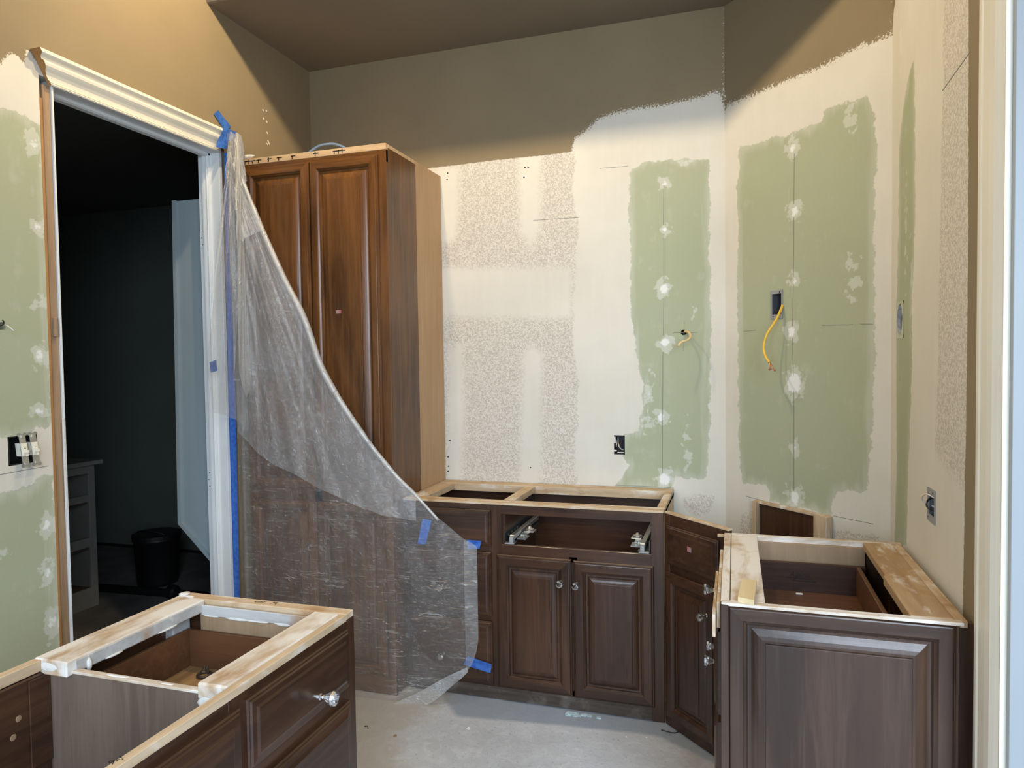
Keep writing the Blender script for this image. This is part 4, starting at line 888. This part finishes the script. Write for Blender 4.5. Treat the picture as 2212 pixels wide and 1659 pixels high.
tube('wire', [trr(ov[0], ov[1]+.03, .05), trr(ov[0]+.01, ov[1], .02), trr(ov[0]-.01, ov[1]-.035, .04)], .006, 'black', e4)

# light switches in the left wall
e5 = ebox('electrical_box', 'black switch box in the left wall beside the doorway', SWH, tl, .06, 'black', None)
u0, u1, z0, z1 = SWH
def switch(u, label):
    s = thing('light_switch', label, 'light switch', tl(u, z0, -.002), 'pair of loose toggle switches')
    zc = (z0+z1)/2; tilt = .35
    def P(a, z, d): return tl(u+a, zc+z, -(.006+d+(.048-z)*tilt*.45))
    def slabp(nm, a0, a1, za, zb, d0, d1, mt, par=s):
        bm = bmesh.new(); vs = add_box(bm, (a0, d0, za), (a1, d1, zb), 0)
        for v in vs: v.co = P(v.co.x, v.co.z, v.co.y)
        return link(nm, from_bm(bm, nm), mt, par)
    y = slabp('yoke', -.011, .011, -.052, .052, 0, .0015, 'steel')
    slabp('switch_body', -.010, .010, -.020, .022, -.022, .005, 'ivory'); slabp('toggle_frame', -.006, .006, -.013, .014, .005, .0065, 'ivory')
    slabp('toggle', -.003, .004, -.008, .0, .006, .018, 'ivory'); slabp('slot', -.003, .003, .005, .007, .0064, .0068, 'ink', y)
    for zz in (.044, -.044): slabp('screw', -.004, .004, zz-.004, zz+.004, .0015, .004, 'steel', y)
    for aa in (-.010, .010):
        for zz in (.050, -.050):
            link('ear', from_bm(lathe([(0, .006, 0), (.0015, .006, 0)], P(aa, zz, 0), (1, 0, 0), 8), 'ear'), 'steel', y)
    return s
switch(u0+.042, 'loose ivory toggle switch nearer the middle of the black box'); switch(u0+.078, 'loose ivory toggle switch nearest the doorway stud')
wr = thing('loose_wires', 'black and pale wire ends poking out of the left wall', 'wire', L3(2, 704))
tube('wire', [L3(-6, 705)+Vector((-.03, 0, 0)), onx(3, 703, XL+.02), onx(8, 697, XL+.04), onx(6, 692, XL+.05)], .0022, 'black', wr); tube('wire', [L3(0, 706)+Vector((-.03, 0, 0)), onx(8, 702, XL+.02), onx(18, 705, XL+.04), onx(30, 715, XL+.05)], .0018, 'wirew', wr)

# ------------------------------------------------------------------ dark room furniture
CX, CY0, CY1 = -3.806, 2.55, 3.372
CH_ = thing('drawer_chest', 'white painted drawer chest without drawers in the dark room', 'chest', (CX-.3, (CY0+CY1)/2, 0))
box('top', (CX-.50, CY0-.03, .885), (CX+.03, CY1+.04, .912), 'chest', CH_, .004); box('side_panel', (CX-.48, CY1-.02, .0), (CX-.005, CY1, .885), 'chest', CH_); box('side_panel', (CX-.48, CY0, .0), (CX-.005, CY0+.02, .885), 'chest', CH_); box('back_panel', (CX-.48, CY0, .0), (CX-.465, CY1, .885), 'chestin', CH_)
for y0, y1 in ((CY1-.045, CY1), (CY0, CY0+.045), (2.93, 2.975)): box('stile', (CX-.02, y0, 0), (CX, y1, .885), 'chest', CH_)
for z0, z1 in ((.834, .885), (.659, .702), (.378, .437), (.0, .121)): box('rail', (CX-.019, CY0, z0), (CX-.001, CY1, z1), 'chest', CH_)
for z in (.645, .36, .10): box('shelf', (CX-.46, CY0+.02, z), (CX-.02, CY1-.02, z+.014), 'chestin', CH_)
bx, by = -3.79, 3.83
bu = thing('bucket', 'black round bucket with lid on the dark room floor', 'bucket', (bx, by, 0))
link('pail', from_bm(lathe([(0, .125, 0), (.02, .130, 0), (.30, .145, 0), (.305, .152, 0), (.325, .152, 0)], (bx, by, 0), (0, 0, 1), 28), 'pail', True), 'black', bu); link('lid', from_bm(lathe([(.325, .156, 0), (.345, .156, 0), (.35, .14, 0), (.352, .04, 0)], (bx, by, 0), (0, 0, 1), 28), 'lid'), 'black', bu)
tube('handle', [(bx-.15, by, .30), (bx-.10, by-.06, .36), (bx, by-.09, .375), (bx+.10, by-.06, .36), (bx+.15, by, .30)], .005, 'black', bu)
pp = thing('black_pipe', 'black pipe with end cap lying across the dark room floor', 'pipe', (-3.9, 3.62, 0))
tube('pipe_body', [(-4.3, 3.55, .028), (-3.8, 3.58, .028), (-3.2, 3.62, .028)], .026, 'black', pp, 10, 3)
link('collar', from_bm(lathe([(0, .030, 0), (.01, .046, 0), (.05, .046, 0), (.06, .030, 0)], (-3.48, 3.60, .036), (1, .03, 0), 12), 'collar'), 'black', pp)
sh = thing('wall_panel', 'pale blue grey side panel with clipped lower corner inside the dark doorway', 'panel', (-2.34, 2.75, .6))
def poly_slab(nm, pts, y0, y1, mt, par):
    bm = bmesh.new(); a = [bm.verts.new((x, y0, z)) for x, z in pts]; b = [bm.verts.new((x, y1, z)) for x, z in pts]
    bm.faces.new(a); bm.faces.new(b); n = len(pts)
    for i in range(n): bm.faces.new((a[i], a[(i+1) % n], b[(i+1) % n], b[i]))
    return link(nm, from_bm(bm, nm), mt, par)
pq = [ony(375, 435, 2.74), ony(388, 1130, 2.74), ony(455, 1208, 2.74)]; sl = (pq[2].z-pq[1].z)/(pq[2].x-pq[1].x); zr = pq[1].z+sl*(-2.332-pq[1].x)
poly_slab('board', [(pq[0].x, pq[0].z), (pq[1].x, pq[1].z), (-2.332, zr), (-2.332, pq[0].z)], 2.742, 2.77, 'pale', sh)
e_ = poly_slab('edge_strip', [(pq[0].x-.002, pq[0].z+.002), (pq[1].x-.002, pq[1].z-.002), (-2.332, zr-.004), (-2.332, zr+.018), (pq[1].x+.018, pq[1].z+.008), (pq[0].x+.018, pq[0].z+.002)], 2.730, 2.743, 'pale', sh)
tag(link('dark_rag', from_bm(lathe([(0, .02, 0), (.02, .06, 0), (.05, .05, 0), (.07, .015, 0)], (-2.95, 2.55, .0), (.1, .1, 1), 9, jag=1), 'dark_rag'), 'black'), 'dark crumpled rag on the floor just inside the doorway', 'rag')

# ------------------------------------------------------------------ floor debris
for nm, x, y, s, mt, lb in (('plaster_chip', 1012, 1573, .012, 'plaster', 'bright white plaster chip on the open concrete floor'), ('plaster_chip', 854, 1589, .010, 'stud', 'tan crumb on the brown part of the floor'), ('plaster_chip', 1353, 1591, .006, 'plaster', 'left of two tiny white crumbs near the blue-grey floor band'), ('plaster_chip', 1396, 1592, .006, 'plaster', 'right of two tiny white crumbs near the blue-grey floor band')):
    p = onz(x, y, .002)
    tag(link(nm, from_bm(lathe([(0, s*.9, 0), (s*.4, s*.6, 0), (s*.7, s*.15, 0)], (p.x, p.y, 0), (.15, .1, 1), 5, jag=1), nm), mt), lb, 'debris')
p0 = onz(1225, 1541, .002); rp_ = []
bm = bmesh.new()
for i in range(26):
    x = p0.x+random.uniform(0, .16)*abs(random.random()+.2); y = min(2.876, p0.y+random.uniform(-.012, .012)); s = random.uniform(.004, .012)
    add_box(bm, (x-s, y-s*.6, 0), (x+s, y+s*.6, random.uniform(.002, .006)), 0)
tag(link('flooring_residue', from_bm(bm, 'flooring_residue'), M.setdefault('resid', plain('pale_blue_residue', (.45, .58, .62), .8, 0, .3, 200)), None, kind='stuff'), 'crumbs of pale blue flooring residue along the toe board', 'debris')
pc = onz(1450, 1583, .002)
tag(tube('wire_scrap', [(pc.x-.04, pc.y+.01, .003), (pc.x, pc.y-.006, .006), (pc.x+.02, pc.y+.006, .003), (pc.x+.03, pc.y+.02, .004)], .0016, 'ink', None, 5, 4), 'thin dark wire scrap on the floor by the corner cabinet', 'scrap')
pc = onz(793, 1571, .002)
tag(tube('wood_splinter', [(pc.x-.012, pc.y, .003), (pc.x, pc.y+.004, .005), (pc.x+.010, pc.y-.010, .003)], .0016, 'ink', None, 5, 4), 'dark curled splinter on the brown floor by the foreground cabinet', 'scrap')

# ------------------------------------------------------------------ ceiling lamps (above the frame)
M['bulb'] = None
t = NT('lit_bulb'); e = t.n('Emission', {'Color': (1, .78, .52), 'Strength': 25.0}); t.put(t.out.inputs[0], e); M['bulb'] = t.m
for i, (x, lb) in enumerate(((-.82, 'round ceiling lamp nearer the angled wall'), (-1.52, 'round ceiling lamp nearer the dark doorway'))):
    y, z = 2.15, 3.445
    Lm = thing('ceiling_lamp', lb, 'lamp', (x, y, ZH), 'ceiling lamps')
    link('lamp_base', from_bm(lathe([(0, .07, 0), (.012, .07, 0), (.018, .05, 0)], (x, y, ZH-.001), (0, 0, -1), 24), 'lamp_base'), 'white', Lm)
    d = bpy.data.lights.new('lamp_light', 'POINT'); d.energy = LAMP_W; d.color = WARM; d.shadow_soft_size = .03
    o = bpy.data.objects.new('lamp_light', d); COL.objects.link(o); o.location = (x, y, 3.41); o.parent = Lm; o.matrix_parent_inverse = Matrix.Translation(-Vector((x, y, ZH)))
